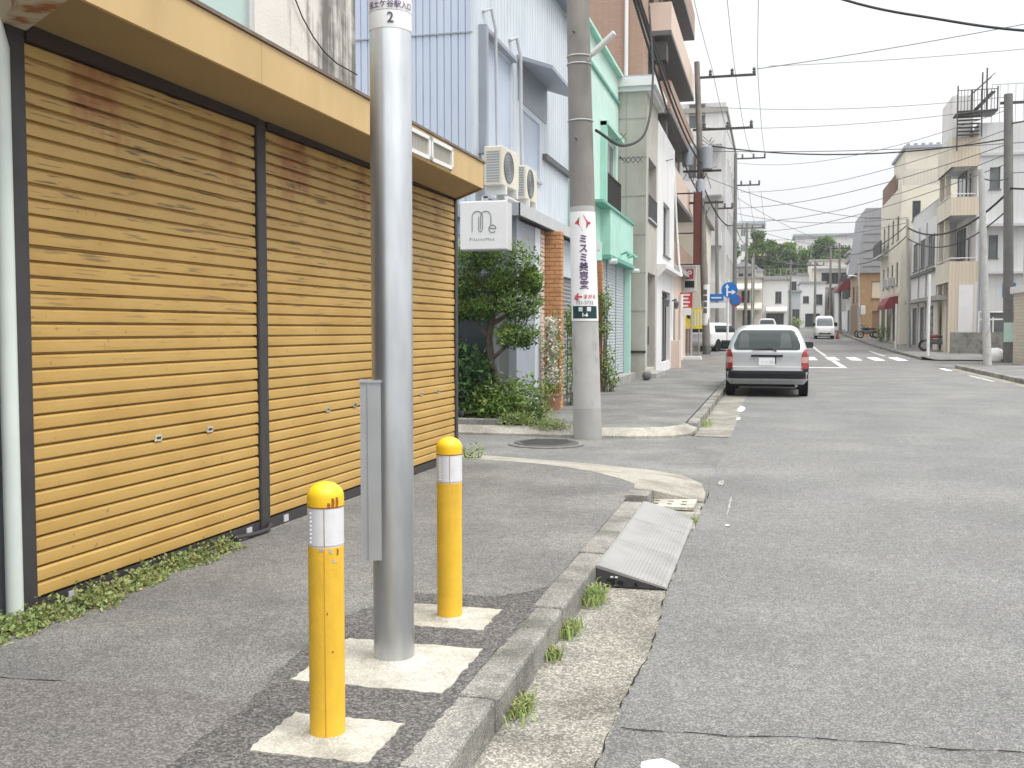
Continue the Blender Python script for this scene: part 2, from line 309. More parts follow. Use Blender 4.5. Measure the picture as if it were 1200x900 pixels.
def tile_mat(name, c, mortar, bw, bh, off=.5, axes='xz', msize=.008):
    m = bpy.data.materials.new(name); m.use_nodes = True; nt = m.node_tree; N = nt.nodes; L = nt.links; b = N['Principled BSDF']; b.inputs['Roughness'].default_value = .6
    geo = N.new('ShaderNodeNewGeometry'); s = N.new('ShaderNodeSeparateXYZ'); L.new(geo.outputs['Position'], s.inputs[0])
    ad = N.new('ShaderNodeMath'); ad.operation = 'ADD'; L.new(s.outputs[0], ad.inputs[0]); L.new(s.outputs[1], ad.inputs[1])
    cb = N.new('ShaderNodeCombineXYZ'); L.new(ad.outputs[0], cb.inputs[0]); L.new(s.outputs[2], cb.inputs[1])
    br = N.new('ShaderNodeTexBrick'); L.new(cb.outputs[0], br.inputs[0]); br.inputs['Scale'].default_value = 1; br.offset = off
    br.inputs['Brick Width'].default_value = bw; br.inputs['Row Height'].default_value = bh; br.inputs['Mortar Size'].default_value = msize
    br.inputs[1].default_value = (*c, 1); br.inputs[2].default_value = (*[k * .88 for k in c], 1); br.inputs[3].default_value = (*mortar, 1)
    L.new(br.outputs[0], b.inputs['Base Color']); return m
M['tower_tile'] = tile_mat('tower_tile', (.40, .26, .19), (.30, .20, .155), .25, .075, 0, msize=.012)
M['cream_rib'] = tile_mat('cream_rib', (.66, .57, .45), (.50, .43, .34), .16, 30, 0, msize=.012)
M['white_rib'] = tile_mat('white_rib', (.62, .625, .63), (.50, .505, .51), .3, 30, 0, msize=.01)
M['cream_block'] = tile_mat('cream_block', (.62, .56, .45), (.45, .40, .32), .4, .13, .5, msize=.012)

def shutter_mat():
    m = bpy.data.materials.new('shutter_yellow'); m.use_nodes = True; nt = m.node_tree; N = nt.nodes; L = nt.links
    b = N['Principled BSDF']; b.inputs['Roughness'].default_value = .5; b.inputs['Specular IOR Level'].default_value = .4
    geo = N.new('ShaderNodeNewGeometry'); s = N.new('ShaderNodeSeparateXYZ'); L.new(geo.outputs['Position'], s.inputs[0])
    def noise(sc_, st, d=5):
        n = N.new('ShaderNodeTexNoise'); n.inputs['Scale'].default_value = sc_; n.inputs['Detail'].default_value = d
        mm = N.new('ShaderNodeMapping'); mm.inputs['Scale'].default_value = st; L.new(geo.outputs['Position'], mm.inputs[0]); L.new(mm.outputs[0], n.inputs[0]); return n.outputs[0]
    def mr(a, lo, hi, o0=0., o1=1.):
        n = N.new('ShaderNodeMapRange'); L.new(a, n.inputs[0]); n.inputs[1].default_value = lo; n.inputs[2].default_value = hi; n.inputs[3].default_value = o0; n.inputs[4].default_value = o1; return n.outputs[0]
    def op(o, a, bb):
        n = N.new('ShaderNodeMath'); n.operation = o
        for i, q in enumerate((a, bb)):
            if isinstance(q, (int, float)): n.inputs[i].default_value = q
            else: L.new(q, n.inputs[i])
        return n.outputs[0]
    def mix(f, a, c):
        n = N.new('ShaderNodeMix'); n.data_type = 'RGBA'; L.new(f, n.inputs[0]); L.new(a, n.inputs[6]); n.inputs[7].default_value = (*c, 1); return n.outputs[2]
    rgb = N.new('ShaderNodeRGB'); rgb.outputs[0].default_value = (.54, .345, .108, 1); cur = rgb.outputs[0]
    cur = mix(mr(noise(2.2, (1, 1, 2)), .42, .7), cur, (.475, .29, .082))
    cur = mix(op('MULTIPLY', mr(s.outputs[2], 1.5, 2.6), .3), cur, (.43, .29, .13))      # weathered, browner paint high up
    yy = op('ADD', s.outputs[1], mr(noise(9, (1, 1, 1)), .3, .7, -.06, .06)); zz = op('ADD', s.outputs[2], mr(noise(5, (1, 3, 1)), .3, .7, -.09, .09))
    tot = None
    for y0, y1, z0, z1, k in ((4.24, 4.62, 2.42, 2.75, .95), (4.96, 5.0, 2.33, 2.6, .7), (5.55, 5.66, 2.3, 2.65, .9), (6.22, 6.62, 2.34, 2.75, .9), (6.95, 7.02, 2.4, 2.75, .75), (7.45, 7.62, 2.3, 2.7, .9), (8.5, 8.62, 2.35, 2.7, .8), (9.1, 9.3, 2.4, 2.7, .7)):
        e = .07
        a = op('MULTIPLY', op('MULTIPLY', mr(yy, y0 - e, y0 + e), mr(yy, y1 - e, y1 + e, 1, 0)), op('MULTIPLY', mr(zz, z0 - e, z0 + e), mr(zz, z1 - e, z1 + e, 1, 0)))
        a = op('MULTIPLY', a, k); tot = a if tot is None else op('MAXIMUM', tot, a)
    cur = mix(op('MULTIPLY', tot, mr(noise(7, (1, 1, 2)), .3, .6, .35, .85)), cur, (.30, .105, .045))
    scr = op('MULTIPLY', mr(noise(5.5, (1, .55, 12), 6), .60, .655), mr(s.outputs[2], 1.0, 2.2))
    cur = mix(op('MULTIPLY', scr, .85), cur, (.085, .06, .045))
    dk = op('MULTIPLY', mr(noise(26, (1, 1, 1), 3), .68, .74), .5)
    cur = mix(dk, cur, (.2, .12, .05))
    L.new(cur, b.inputs['Base Color']); return m
M['shutter'] = shutter_mat()
def mortar_mat():                         # old mortar: pale, with black rain stains gathered at the far end of the wall
    m = mat('stained_mortar', (.68, .65, .60), .9, var=.08, vs=3, bump=.3, bs=60); nt = m.node_tree; N = nt.nodes; L = nt.links; b = N['Principled BSDF']
    old = b.inputs['Base Color'].links[0].from_socket; geo = N.new('ShaderNodeNewGeometry'); s = N.new('ShaderNodeSeparateXYZ'); L.new(geo.outputs['Position'], s.inputs[0])
    def nz(sc_, st):
        n = N.new('ShaderNodeTexNoise'); n.inputs['Scale'].default_value = sc_; n.inputs['Detail'].default_value = 8; n.inputs['Roughness'].default_value = .65
        q = N.new('ShaderNodeMapping'); q.inputs['Scale'].default_value = st; L.new(geo.outputs['Position'], q.inputs[0]); L.new(q.outputs[0], n.inputs[0]); return n.outputs[0]
    def mr(a, lo, hi, o0=0., o1=1.):
        n = N.new('ShaderNodeMapRange'); L.new(a, n.inputs[0]); n.inputs[1].default_value = lo; n.inputs[2].default_value = hi; n.inputs[3].default_value = o0; n.inputs[4].default_value = o1; return n.outputs[0]
    def ad(a, c):
        n = N.new('ShaderNodeMath'); n.operation = 'ADD'; L.new(a, n.inputs[0]); L.new(c, n.inputs[1]); return n.outputs[0]
    f = mr(ad(ad(mr(nz(5, (1, 2.2, .12)), .3, .7, 0, .75), mr(nz(4, (1, 1, 1)), .3, .7, 0, .35)), mr(s.outputs[1], 6.2, 7.0, -.35, .22)), .45, .85, 0, .9)
    x = N.new('ShaderNodeMix'); x.data_type = 'RGBA'; L.new(f, x.inputs[0]); L.new(old, x.inputs[6]); x.inputs[7].default_value = (.12, .115, .11, 1); L.new(x.outputs[2], b.inputs['Base Color']); return m
M['mortar'] = mortar_mat()
# ------------------------------------------------------------------ setting: ground, road, pavements
def struct(mb, name, m, parent=None):
    o = mb.build(name, m, parent)
    if parent is None: o['kind'] = 'structure'
    return o
def ys(y0, y1, step=5):
    n = max(1, int(math.ceil((y1 - y0) / step))); return [y0 + (y1 - y0) * i / n for i in range(n + 1)]
def strip(mb, x0, x1, y0, y1, dz0, dz1=None, step=5, wob0=None, wob1=None):
    dz1 = dz0 if dz1 is None else dz1; Y = ys(y0, y1, step)
    for a, b in zip(Y, Y[1:]):
        f0 = (wob0 or (lambda y: 0)); f1 = (wob1 or (lambda y: 0))
        mb.quad((x0 + f0(a), a, zg(a) + dz0), (x1 + f1(a), a, zg(a) + dz1), (x1 + f1(b), b, zg(b) + dz1), (x0 + f0(b), b, zg(b) + dz0))
    return mb
mb = MB()
Y = [-90, -60, 0, 13, 25, 35, 45, 55, 65, 75, 85, 95, 105, 120, 135, 145, 155, 165, 175, 185, 200, 220, 235, 300, 420]
X = [-190, -120, -40, -15, -5, -.6, 3, 6.3, 12, 30, 60, 120, 190]
for a, b in zip(Y, Y[1:]):
    for c, d in zip(X, X[1:]): mb.quad((c, a, zg(a) - .03), (d, a, zg(a) - .03), (d, b, zg(b) - .03), (c, b, zg(b) - .03))
struct(mb, 'ground', M['ground'])
_w = random.Random(21); WN = [_w.uniform(-1, 1) for _ in range(700)]
def wob(y):
    k = (y + 12) / .06; i = int(k) % 690; f = k - int(k)
    return .018 * math.sin(y * 1.7) + .008 * math.sin(y * 4.3 + 1) + .007 * (WN[i] * (1 - f) + WN[i + 1] * f)
mb = MB(); strip(mb, -.52, 6.0, -12, 14, .004, step=.06, wob0=wob); strip(mb, -.52, 6.0, 14, 40, .004, step=2); strip(mb, -.52, 6.3, 40, 112, .004)
road = struct(mb, 'road', M['asphalt'])
# older course of the road in the foreground, behind a long construction joint
jy = lambda x: 3.54 + .094 * (x + .47) + .012 * math.sin(x * 7) + .007 * math.sin(x * 19)
mb = MB(); n = 44
for i in range(n):
    a = -.5 + 6.5 * i / n; b = -.5 + 6.5 * (i + 1) / n
    mb.quad((a, -12, .0085), (b, -12, .0085), (b, jy(b), .0085), (a, jy(a), .0085))
struct(mb, 'asphalt_course', M['asphalt_old'], road)
mb = MB()
for i in range(n * 2):
    a = -.5 + 6.5 * i / n / 2; b = -.5 + 6.5 * (i + 1) / n / 2; w_ = .006 + .004 * math.sin(i * 2.3)
    mb.quad((a, jy(a) - .002, .012), (b, jy(b) - .002, .012), (b, jy(b) + w_, .012), (a, jy(a) + w_, .012))
struct(mb, 'joint_crack', M['hole'], road)
mb = MB(); Y_ = ys(1.5, 9.0, .06)
for i, (a, b) in enumerate(zip(Y_, Y_[1:])):
    wa, wb_ = max(0, .0012 + .003 * WN[i]), max(0, .0012 + .003 * WN[i + 1])
    mb.quad((-.525 + wob(a) - wa, a, .0095), (-.525 + wob(a) + wa, a, .0095), (-.525 + wob(b) + wb_, b, .0095), (-.525 + wob(b) - wb_, b, .0095))
struct(mb, 'edge_crack', M['hole'], road)
# painted markings
def mark(name, poly, m='paint', z=.009):
    mb = MB(); mb.add([(x, y, zg(y) + z) for x, y in poly], [tuple(range(len(poly)))]); return struct(mb, name, M[m], road)
rng = random.Random(4)
for i in range(8):
    x = -.35 + i * .93
    if x > 5.9: break
    mark('crossing_stripe', [(x, 46.4), (x + .46, 46.4), (x + .46, 48.6), (x + .46, 50.4), (x, 50.4), (x, 48.4)])
mark('stop_line', [(-.42, 38.1), (2.45, 38.5), (2.45, 38.95), (-.42, 38.5)])
mark('centre_line', [(2.47, 38.6), (2.66, 38.6), (2.66, 45.6), (2.47, 45.6)])
mark('centre_line', [(2.47, 51.5), (2.64, 51.5), (2.64, 60), (2.64, 75), (2.47, 75), (2.47, 60)], 'paint_worn')
def blob(c, rx, ry, n=12):
    return [(c[0] + rx * math.cos(2 * math.pi * k / n) * rng.uniform(.75, 1.15), c[1] + ry * math.sin(2 * math.pi * k / n) * rng.uniform(.75, 1.15)) for k in range(n)]
mark('paint_fragment', blob((-.33, 3.24), .075, .07), z=.0125)
mark('paint_fragment', blob((-.50, 18.6), .06, .75), 'paint', .0088)
mark('paint_fragment', blob((-.49, 16.6), .045, .35), 'paint_worn', .0088)
mark('paint_fragment', blob((-.43, 9.55), .03, .16), 'paint_faint')
mark('paint_fragment', blob((-.31, 8.4), .010, .5), 'paint_faint')
mark('paint_fragment', blob((-.29, 7.5), .022, .05), 'paint_worn')
mark('edge_line', [(5.78, 30), (5.9, 30), (5.9, 33.5), (5.78, 33.5)], 'paint_worn')
mark('edge_line', [(5.72, 36.8), (5.92, 36.8), (5.95, 38.8), (5.75, 38.8)], 'paint')
mark('edge_line', [(5.2, 52), (5.35, 52), (5.35, 60), (5.2, 60)], 'paint_worn')

alley = struct(MB().quad((-22, 8.2, -.001), (-.42, 8.2, -.001), (-.42, 13.75, -.001), (-22, 13.4, -.001)), 'side_lane', M['asphalt_old'])
side = struct(MB().quad((6.0, 39.0, zg(43) - .002), (40, 39.0, zg(43) - .002), (40, 50, zg(43) - .002), (6.0, 50, zg(43) - .002)), 'side_road', M['asphalt_old'])
lot = MB(); strip(lot, -30, -3.55, 40, 64, .06); struct(lot, 'car_park', M['asphalt_old'])

# near pavement
inner = [(-1.07, 8.3), (-1.10, 8.55), (-1.243, 8.80), (-1.5, 9.13), (-1.8, 9.4), (-2.085, 9.58), (-2.45, 9.72), (-2.85, 9.80), (-3.3, 9.82)]
outer = [(-.52, 8.45), (-.53, 8.89), (-.60, 9.45), (-.81, 9.94), (-1.18, 10.28), (-1.75, 10.55), (-2.34, 10.76), (-3.02, 10.98), (-3.7, 11.1)]
mb = MB(); poly = [(-3.6, -12), (-1.07, -12)] + inner; mb.add([(x, y, .12) for x, y in poly], [tuple(range(len(poly)))])
pave = struct(mb, 'pavement', M['asphalt_old'])
mb = MB(); e = lambda x: 3.2 + .03 * math.sin(x * 5) - .012 * (x + 2.7)
xs_ = [-3.35 + .06 * i for i in range(28)]
pts = [(x, e(x)) for x in xs_] + [(-1.70, 3.05), (-1.69, 2.5), (-1.6, -12), (-3.35, -12)]
mb.add([(x, y, .1235) for x, y in pts], [tuple(range(len(pts)))]); struct(mb, 'asphalt_course', M['asphalt_brown'], pave)
mb = MB()
for a, b in zip(xs_[:14], xs_[1:15]):
    w0, w1 = .003 + .002 * math.sin(a * 31), .003 + .002 * math.sin(b * 31)
    mb.quad((a, e(a) - w0, .1245), (b, e(b) - w1, .1245), (b, e(b) + w1, .1245), (a, e(a) + w0, .1245))
struct(mb, 'joint_crack', M['hole'], pave)
rng = random.Random(8)
def ragged(poly, step=.05, amp=.012):
    out = []
    for (x0, y0), (x1, y1) in zip(poly, poly[1:] + poly[:1]):
        k = max(1, int(math.hypot(x1 - x0, y1 - y0) / step))
        for i in range(k): out.append((x0 + (x1 - x0) * i / k + rng.uniform(-amp, amp), y0 + (y1 - y0) * i / k + rng.uniform(-amp, amp)))
    return out
pts = ragged([(-1.68, -2), (-1.055, -2), (-1.055, 5.0), (-1.25, 4.75), (-1.72, 4.70), (-1.86, 4.2), (-1.80, 3.5), (-1.73, 3.1)])
mb = MB(); mb.add([(x, y, .1275) for x, y in pts], [tuple(range(len(pts)))]); struct(mb, 'asphalt_patch', M['asphalt_dark'], pave)
pts = ragged([(-1.2, 1.0), (-1.088, 1.0), (-1.088, 4.6), (-1.11, 4.6), (-1.12, 2.6)], .05, .006)
# kerb stones
kerb = struct(MB().box(-1.06, -12, -.02, -.96, 8.3, .08), 'kerb', M['kerb'])
sme = MB().bbox(-.075, -.298, 0, .075, .298, .15, .014, 2).mesh('kerb_stone', M['kerb'])
rng = random.Random(2); y = 1.0
while y < 7.6:
    piece('kerb_stone', sme, kerb, (-.995 + rng.uniform(-.004, .004), y + .3, -.022 + rng.uniform(-.004, .004)), (0, rng.uniform(-.01, .01), rng.uniform(-.004, .004))); y += .602
eme = MB().prism([(0, 0), (.47, 0), (.47, .07), (.36, .155), (0, .165)], lambda a, z: (-.09, a, z), lambda a, z: (.085, a, z)).mesh('kerb_stone', M['kerb'])
piece('kerb_stone', eme, kerb, (-.99, 7.82, -.02))
# gutter
mb = MB(); strip(mb, -.93, -.40, -12, 8.46, .0005, .0025, step=.5)
gutter = struct(mb, 'gutter', M['gutter'])
ame = MB()
for (i0, o0), (i1, o1) in zip(zip(inner, outer), zip(inner[1:], outer[1:])):
    m0 = (i0[0] * .78 + o0[0] * .22, i0[1] * .78 + o0[1] * .22); m1 = (i1[0] * .78 + o1[0] * .22, i1[1] * .78 + o1[1] * .22)
    ame.quad((*i0, .122), (*m0, .112), (*m1, .112), (*i1, .122)); ame.quad((*m0, .112), (*o0, .010), (*o1, .010), (*m1, .112))
ame.add([(-1.07, 8.3, .122), (-.949, 8.333, .112), (-.52, 8.45, .010), (-.52, 8.45, -.01), (-1.07, 8.3, -.01)], [(0, 1, 2, 3, 4)])
struct(ame, 'corner_apron', M['apron'])
# drain cover with six slots
dr = thing('drain_cover', 'pale concrete gutter drain cover with six dark holes beyond the ramp', 'drain cover', (-.74, 8.22, .0))
hx = [-.14, -.03, .08]; hy = [-.07, .055]; hw, hh = .022, .03
xs_ = sorted([-.19, .17] + [q + s for q in hx for s in (-hw, hw)]); yy = sorted([-.20, .20] + [q + s for q in hy for s in (-hh, hh)])
mb = MB()
for a, b in zip(xs_, xs_[1:]):
    for c, d in zip(yy, yy[1:]):
        cx, cy = (a + b) / 2, (c + d) / 2
        if any(abs(cx - q) < hw for q in hx) and any(abs(cy - q) < hh for q in hy): continue
        mb.box(a, c, .010, b, d, .034)
mb.build('slab', M['pad'], dr, world=False); MB().box(-.18, -.19, .0085, .16, .19, .0095).build('pit', M['hole'], dr, world=False)
# manhole
mh = thing('manhole_cover', 'round iron manhole cover set in the side lane asphalt', 'manhole', (-2.68, 12.32, .001))
mb = MB(); mb.lathe([(.47, 0), (.47, .012), (.40, .018), (.40, .004)], n=40); mb.build('ring', M['asphalt_old'], mh, world=False)
mb = MB(); mb.lathe([(.395, 0), (.395, .022), (.385, .03)], n=40)
for k in range(-4, 5): mb.box(-.33 + abs(k) * .03, k * .075 - .012, .028, .33 - abs(k) * .03, k * .075 + .012, .036)
mb.build('lid', M['iron'], mh, world=False)

# far left pavement (beyond the side lane)
mb = MB(); arc = [(-1.15, 14.35), (-1.2, 14.0), (-1.38, 13.7), (-1.75, 13.5), (-2.4, 13.42), (-4.2, 13.40)]
mb.add([(x, y, .115) for x, y in arc[::-1]] + [(-1.15, 20, .115), (-5, 20, .115), (-5, 13.4, .115)], [tuple(range(len(arc) + 3))])
strip(mb, -5, -1.15, 20, 40, .115); strip(mb, -3.9, -1.15, 40, 62, .115); strip(mb, -5, -1.15, 62, 112, .115)
pave2 = struct(mb, 'pavement', M['asphalt_old'])
mb = MB(); out2 = [(-.98, 14.35), (-1.02, 13.85), (-1.25, 13.45), (-1.7, 13.27), (-2.4, 13.22), (-4.2, 13.2)]
for (a, b), (c, d) in zip(zip(arc, out2), zip(arc[1:], out2[1:])):
    z0, z1 = (.12, .06 if a[0] > -1.19 else .03), (.12, .03)
    mb.quad((*a, z0[0]), (*b, z0[1]), (*d, z1[1]), (*c, z1[0])); mb.quad((*b, z0[1]), (b[0], b[1], -.01), (d[0], d[1], -.01), (*d, z1[1]))
struct(mb, 'corner_kerb', M['apron'])
kerb2 = struct(strip(MB(), -1.1, -1.0, 14.4, 112, .05), 'kerb', M['kerb']); y = 14.35
while y < 40:
    piece('kerb_stone', sme, kerb2, (-1.055, y + .3, zg(y + .3) - .022)); y += .602
mb = MB()
for a, b in zip(ys(40.2, 112), ys(40.2, 112)[1:]):
    mb.quad((-1.13, a, zg(a) + .125), (-.98, a, zg(a) + .125), (-.98, b, zg(b) + .125), (-1.13, b, zg(b) + .125)); mb.quad((-.98, a, zg(a) + .125), (-.98, a, zg(a) - .02), (-.98, b, zg(b) - .02), (-.98, b, zg(b) + .125))
struct(mb, 'kerb_run', M['kerb'], kerb2)
gut2 = struct(strip(MB(), -.98, -.50, 13.7, 40, .005, .0075, step=3), 'gutter', M['gutter'])
# right pavements
mb = MB(); strip(mb, 6.5, 9.6, -12, 39.2, .12); pave3 = struct(mb, 'pavement', M['asphalt_old'])
kerb3 = struct(MB().box(6.36, -12, -.02, 6.49, 39.1, .10), 'kerb', M['kerb']); y = 26
while y < 39:
    piece('kerb_stone', sme, kerb3, (6.425, y + .3, zg(y) - .022)); y += .602
struct(strip(MB(), 6.0, 6.37, -12, 39.2, .0075, .004), 'gutter', M['gutter'])
mb = MB(); strip(mb, 6.5, 9.6, 48.5, 112, .12); mb.quad((6.5, 48.5, zg(48.5) + .12), (9.6, 48.5, zg(48.5) + .12), (12, 47.2, zg(48) + .02), (6.9, 47.6, zg(48) + .02))
pave4 = struct(mb, 'pavement', M['asphalt_old'])
kerb4 = struct(strip(MB(), 6.38, 6.48, 48.6, 112, .05), 'kerb', M['kerb']); y = 48.5
while y < 70:
    piece('kerb_stone', sme, kerb4, (6.425, y + .3, zg(y) - .022)); y += .602
mb = MB()
for a, b in zip(ys(70, 112), ys(70, 112)[1:]):
    mb.quad((6.35, a, zg(a) + .125), (6.5, a, zg(a) + .125), (6.5, b, zg(b) + .125), (6.35, b, zg(b) + .125)); mb.quad((6.35, a, zg(a) + .125), (6.35, a, zg(a) - .02), (6.35, b, zg(b) - .02), (6.35, b, zg(b) + .125))
struct(mb, 'kerb_run', M['kerb'], kerb4)
# cross street closing the view
struct(MB().quad((-60, 112, zg(112) + .003), (60, 112, zg(112) + .003), (60, 119, zg(119) + .003), (-60, 119, zg(119) + .003)), 'cross_street', M['asphalt_old'])

# ------------------------------------------------------------------ foreground street furniture
def slab(x0, x1, y0, y1, label):
    mb = MB(); n = 14; rg = random.Random(int(y0 * 100))
    pts = []
    for (a, b), (c, d) in zip([(x0, y0), (x1, y0), (x1, y1), (x0, y1)], [(x1, y0), (x1, y1), (x0, y1), (x0, y0)]):
        for i in range(n): pts.append((a + (c - a) * i / n + rg.uniform(-.008, .008), b + (d - b) * i / n + rg.uniform(-.008, .008)))
    cx, cy = (x0 + x1) / 2, (y0 + y1) / 2
    mb.prism(pts, lambda x, y: (x, y, .10), lambda x, y: (x, y, .132))
    return single(mb, 'concrete_footing', M['pad'], label, 'footing', (cx, cy, .10), 'concrete footings in the pavement')
slab(-1.54, -1.15, 2.785, 3.107, 'small pale concrete square round the foot of the nearest yellow bollard')
slab(-1.70, -1.112, 3.395, 3.92, 'largest pale concrete square, round the foot of the steel pole')
slab(-1.62, -1.185, 4.165, 4.505, 'pale concrete square round the foot of the farther yellow bollard')
def bollard(x, y, label, seed):
    t = thing('bollard', label, 'bollard', (x, y, .132), rz=R(19), group='yellow bollards')
    r = .056
    MB().lathe([(r, 0), (r, .61)], n=28).build('post', M['bollard'], t, True, world=False)
    b = MB().lathe([(r - .002, .61), (r - .002, .615), (r + .001, .617), (r + .001, .733), (r - .002, .735)], n=28).build('reflective_band', M['reflect'], t, True, world=False)
    MB().box(.0, -r - .0025, .615, .0016, -r - .0005, .735).build('seam', M['rust'], b, world=False)
    mb = MB()
    for k in range(8):
        a = R(200 + (k % 2) * 0); mb.box(-.045, -.041 - .0, .624 + k * .013, -.038, -.037, .63 + k * .013)
    mb.build('dash', M['white_label'], b, world=False)
    cp = MB().lathe([(r + .0015, .735), (r + .002, .742), (r + .002, .765)] + [((r + .002) * math.cos(R(q)), .765 + .047 * math.sin(R(q))) for q in range(10, 90, 10)] + [(.004, .812)], n=28).build('cap', M['bollard_cap'], t, True, world=False)
    MB().torus((0, 0, .736), r + .001, .0022, (0, 0, 1), 28, 6).build('rust_line', M['rust'], cp, world=False)
    if seed:
        mb = MB()
        for a, h in ((-62, .028), (-48, .03), (-75, .014)):
            ca, sa = math.cos(R(a)), math.sin(R(a)); q = r + .003
            mb.prism([(-.0045, 0), (.0045, 0), (.006, h * .6), (.003, h), (-.004, h)], lambda u, z: (ca * q - sa * u, sa * q + ca * u, .738 + z), lambda u, z: (ca * (q - .003) - sa * u, sa * (q - .003) + ca * u, .738 + z))
        mb.build('rust_mark', M['rust'], cp, world=False)
        MB().box(-.0016, -r - .0010, 0, .0016, -r + .001, .61).build('weld_seam', M['bollard_seam'], t, world=False)
        for a, z, h, w_ in ((-70, .592, .016, .012), (-100, .600, .01, .02), (-45, .585, .022, .008), (-58, .565, .008, .016), (-82, .40, .01, .004), (-66, .28, .006, .006)):
            ca, sa = math.cos(R(a)), math.sin(R(a)); q = r + .0008
            MB().prism([(-w_ / 2, 0), (w_ * .4, h * .1), (w_ / 2, h * .8), (-w_ * .3, h)], lambda u, v: (ca * q - sa * u, sa * q + ca * u, z + v), lambda u, v: (ca * (q - .003) - sa * u, sa * (q - .003) + ca * u, z + v)).build('paint_chip', M['rust' if w_ < .01 else 'pad'], t, world=False)
    MB().lathe([(r + .03, -.002), (r + .018, .007), (r + .001, .012)], n=28).build('collar', M['pad'], t, True, world=False)
bollard(-1.352, 2.953, 'nearest yellow bollard with rust streaks on its domed cap', 1)
bollard(-1.382, 4.324, 'second yellow bollard, behind the steel pole near the kerb', 0)

# steel pole
P = (-1.408, 3.694, .132)
t = thing('steel_pole', 'tall galvanised steel pole with a white number label and cable cover', 'pole', P)
pr = .079
MB().lathe([(pr, 0), (pr, 4.6), (pr * .7, 4.63), (.01, 4.64)], n=40).build('shaft', M['galv'], t, True, world=False)
MB().lathe([(pr + .06, -.004), (pr + .03, .01), (pr + .002, .022)], n=32).build('collar', M['pad'], t, True, world=False)
lb = MB().lathe([(pr + .0015, 2.404), (pr + .0015, 2.466), (pr + .0012, 2.468)], n=40).build('number_label', M['white_label'], t, True, world=False)
lb2 = MB().lathe([(pr + .0018, 2.470), (pr + .0018, 2.72)], n=40).build('name_label', M['white_label'], t, True, world=False)
view = math.atan2(P[0], P[1])       # direction of the pole from the passer-by it faces
fx = Vector((math.cos(view), -math.sin(view), 0))
MT = frame((P[0], P[1], P[2] + 2.437), fx, (0, 0, 1))
text_obj('lettering', '2', .054, M['ink'], lb, MT, .0006, wrap=pr + .004)
MT = frame((P[0], P[1], P[2] + 2.487), fx, (0, 0, 1))
text_obj('lettering', '保土ケ谷駅入口', .028, M['purple_ink'], lb2, MT, .0004, wrap=pr + .005)
# cable cover on the left of the shaft, seen partly edge on
cv = MB(frame((P[0], P[1], P[2]), fx, (0, 0, 1)))
cv.box(-.122, .41, -.02, -.045, 1.09, .066); cv.build('cable_cover', M['galv_dull'], t)
cv2 = MB(frame((P[0], P[1], P[2]), fx, (0, 0, 1))); cv2.box(-.094, .412, .066, -.0875, 1.088, .071); cv2.box(-.125, 1.088, -.02, -.042, 1.096, .072); cv2.build('cover_flange', M['galv_dull'], t)

# kerb ramp
rp = thing('kerb_ramp', 'grey wedge shaped kerb ramp lying in the gutter', 'kerb ramp', (-.74, 6.62, .008))
x0, x1, z0, z1 = -.185, .205, .112, .012; sl = (z1 - z0) / (x1 - x0)
for k in range(3):
    ya = -1.09 + k * .727; yb = ya + .722; mb = MB()
    mb.prism([(x0, z0 - .012), (x0, z0), (x0 + .02, z0 + .001), (x1 - .01, z1 + .003), (x1, z1 - .006), (x1, z1 - .011)], lambda x, z: (x, ya, z), lambda x, z: (x, yb, z))
    pl = mb.build('plate', M['plastic_grey'], rp, world=False)
    mb = MB()
    for j in range(17):
        x = x0 + .034 + j * .020
        if x > x1 - .03: break
        z = z0 + sl * (x - x0)
        mb.box(x, ya + .02, z - .002, x + .009, yb - .02, z + .003)
    mb.build('grip_rib', M['plastic_grey'], pl, world=False)
for yy in (-1.087, -.365, .362, 1.085):
    mb = MB(); mb.prism([(x0 + .004, 0), (x0 + .004, z0 - .013), (x1 - .02, z1 - .009), (x1 - .02, 0)], lambda x, z: (x, yy - .006, z), lambda x, z: (x, yy + .006, z)); mb.build('side_web', M['rubber'], rp, world=False)
for q in ((-.12, .012, -.075, .042), (-.06, .012, -.03, .035), (.03, .008, .05, .03)): MB().box(q[0], -1.0955, q[1], q[2], -1.0925, q[3]).build('end_pad', M['car_black'], rp, world=False)
MB().box(-.10, -1.097, .05, -.085, -1.093, .058).build('end_stud', M['white_label'], rp, world=False); MB().box(-.075, -1.097, .05, -.06, -1.093, .058).build('end_stud', M['white_label'], rp, world=False)
# ------------------------------------------------------------------ building helpers
FACE = {'S': lambda p: (lambda a, z, d: (a, p + d, z)), 'N': lambda p: (lambda a, z, d: (a, p - d, z)),
        'E': lambda p: (lambda a, z, d: (p - d, a, z)), 'W': lambda p: (lambda a, z, d: (p + d, a, z))}
def fbox(mb, f, a0, a1, z0, z1, d0, d1):
    p, q = f(a0, z0, d0), f(a1, z1, d1); return mb.box(*p, *q)
def wall_holes(mb, f, a0, a1, z0, z1, holes, depth=.12):
    A = sorted({a0, a1} | {h[0] for h in holes} | {h[1] for h in holes}); Z = sorted({z0, z1} | {h[2] for h in holes} | {h[3] for h in holes})
    for a, b in zip(A, A[1:]):
        for c, d in zip(Z, Z[1:]):
            ca, cz = (a + b) / 2, (c + d) / 2
            if any(h[0] < ca < h[1] and h[2] < cz < h[3] for h in holes): continue
            mb.quad(f(a, c, 0), f(b, c, 0), f(b, d, 0), f(a, d, 0))
    for h in holes:
        e = h[4] if len(h) > 4 and isinstance(h[4], (int, float)) else depth
        for (a, c), (b, d) in (((h[0], h[2]), (h[1], h[2])), ((h[1], h[2]), (h[1], h[3])), ((h[1], h[3]), (h[0], h[3])), ((h[0], h[3]), (h[0], h[2]))):
            mb.quad(f(a, c, 0), f(b, d, 0), f(b, d, e), f(a, c, e))
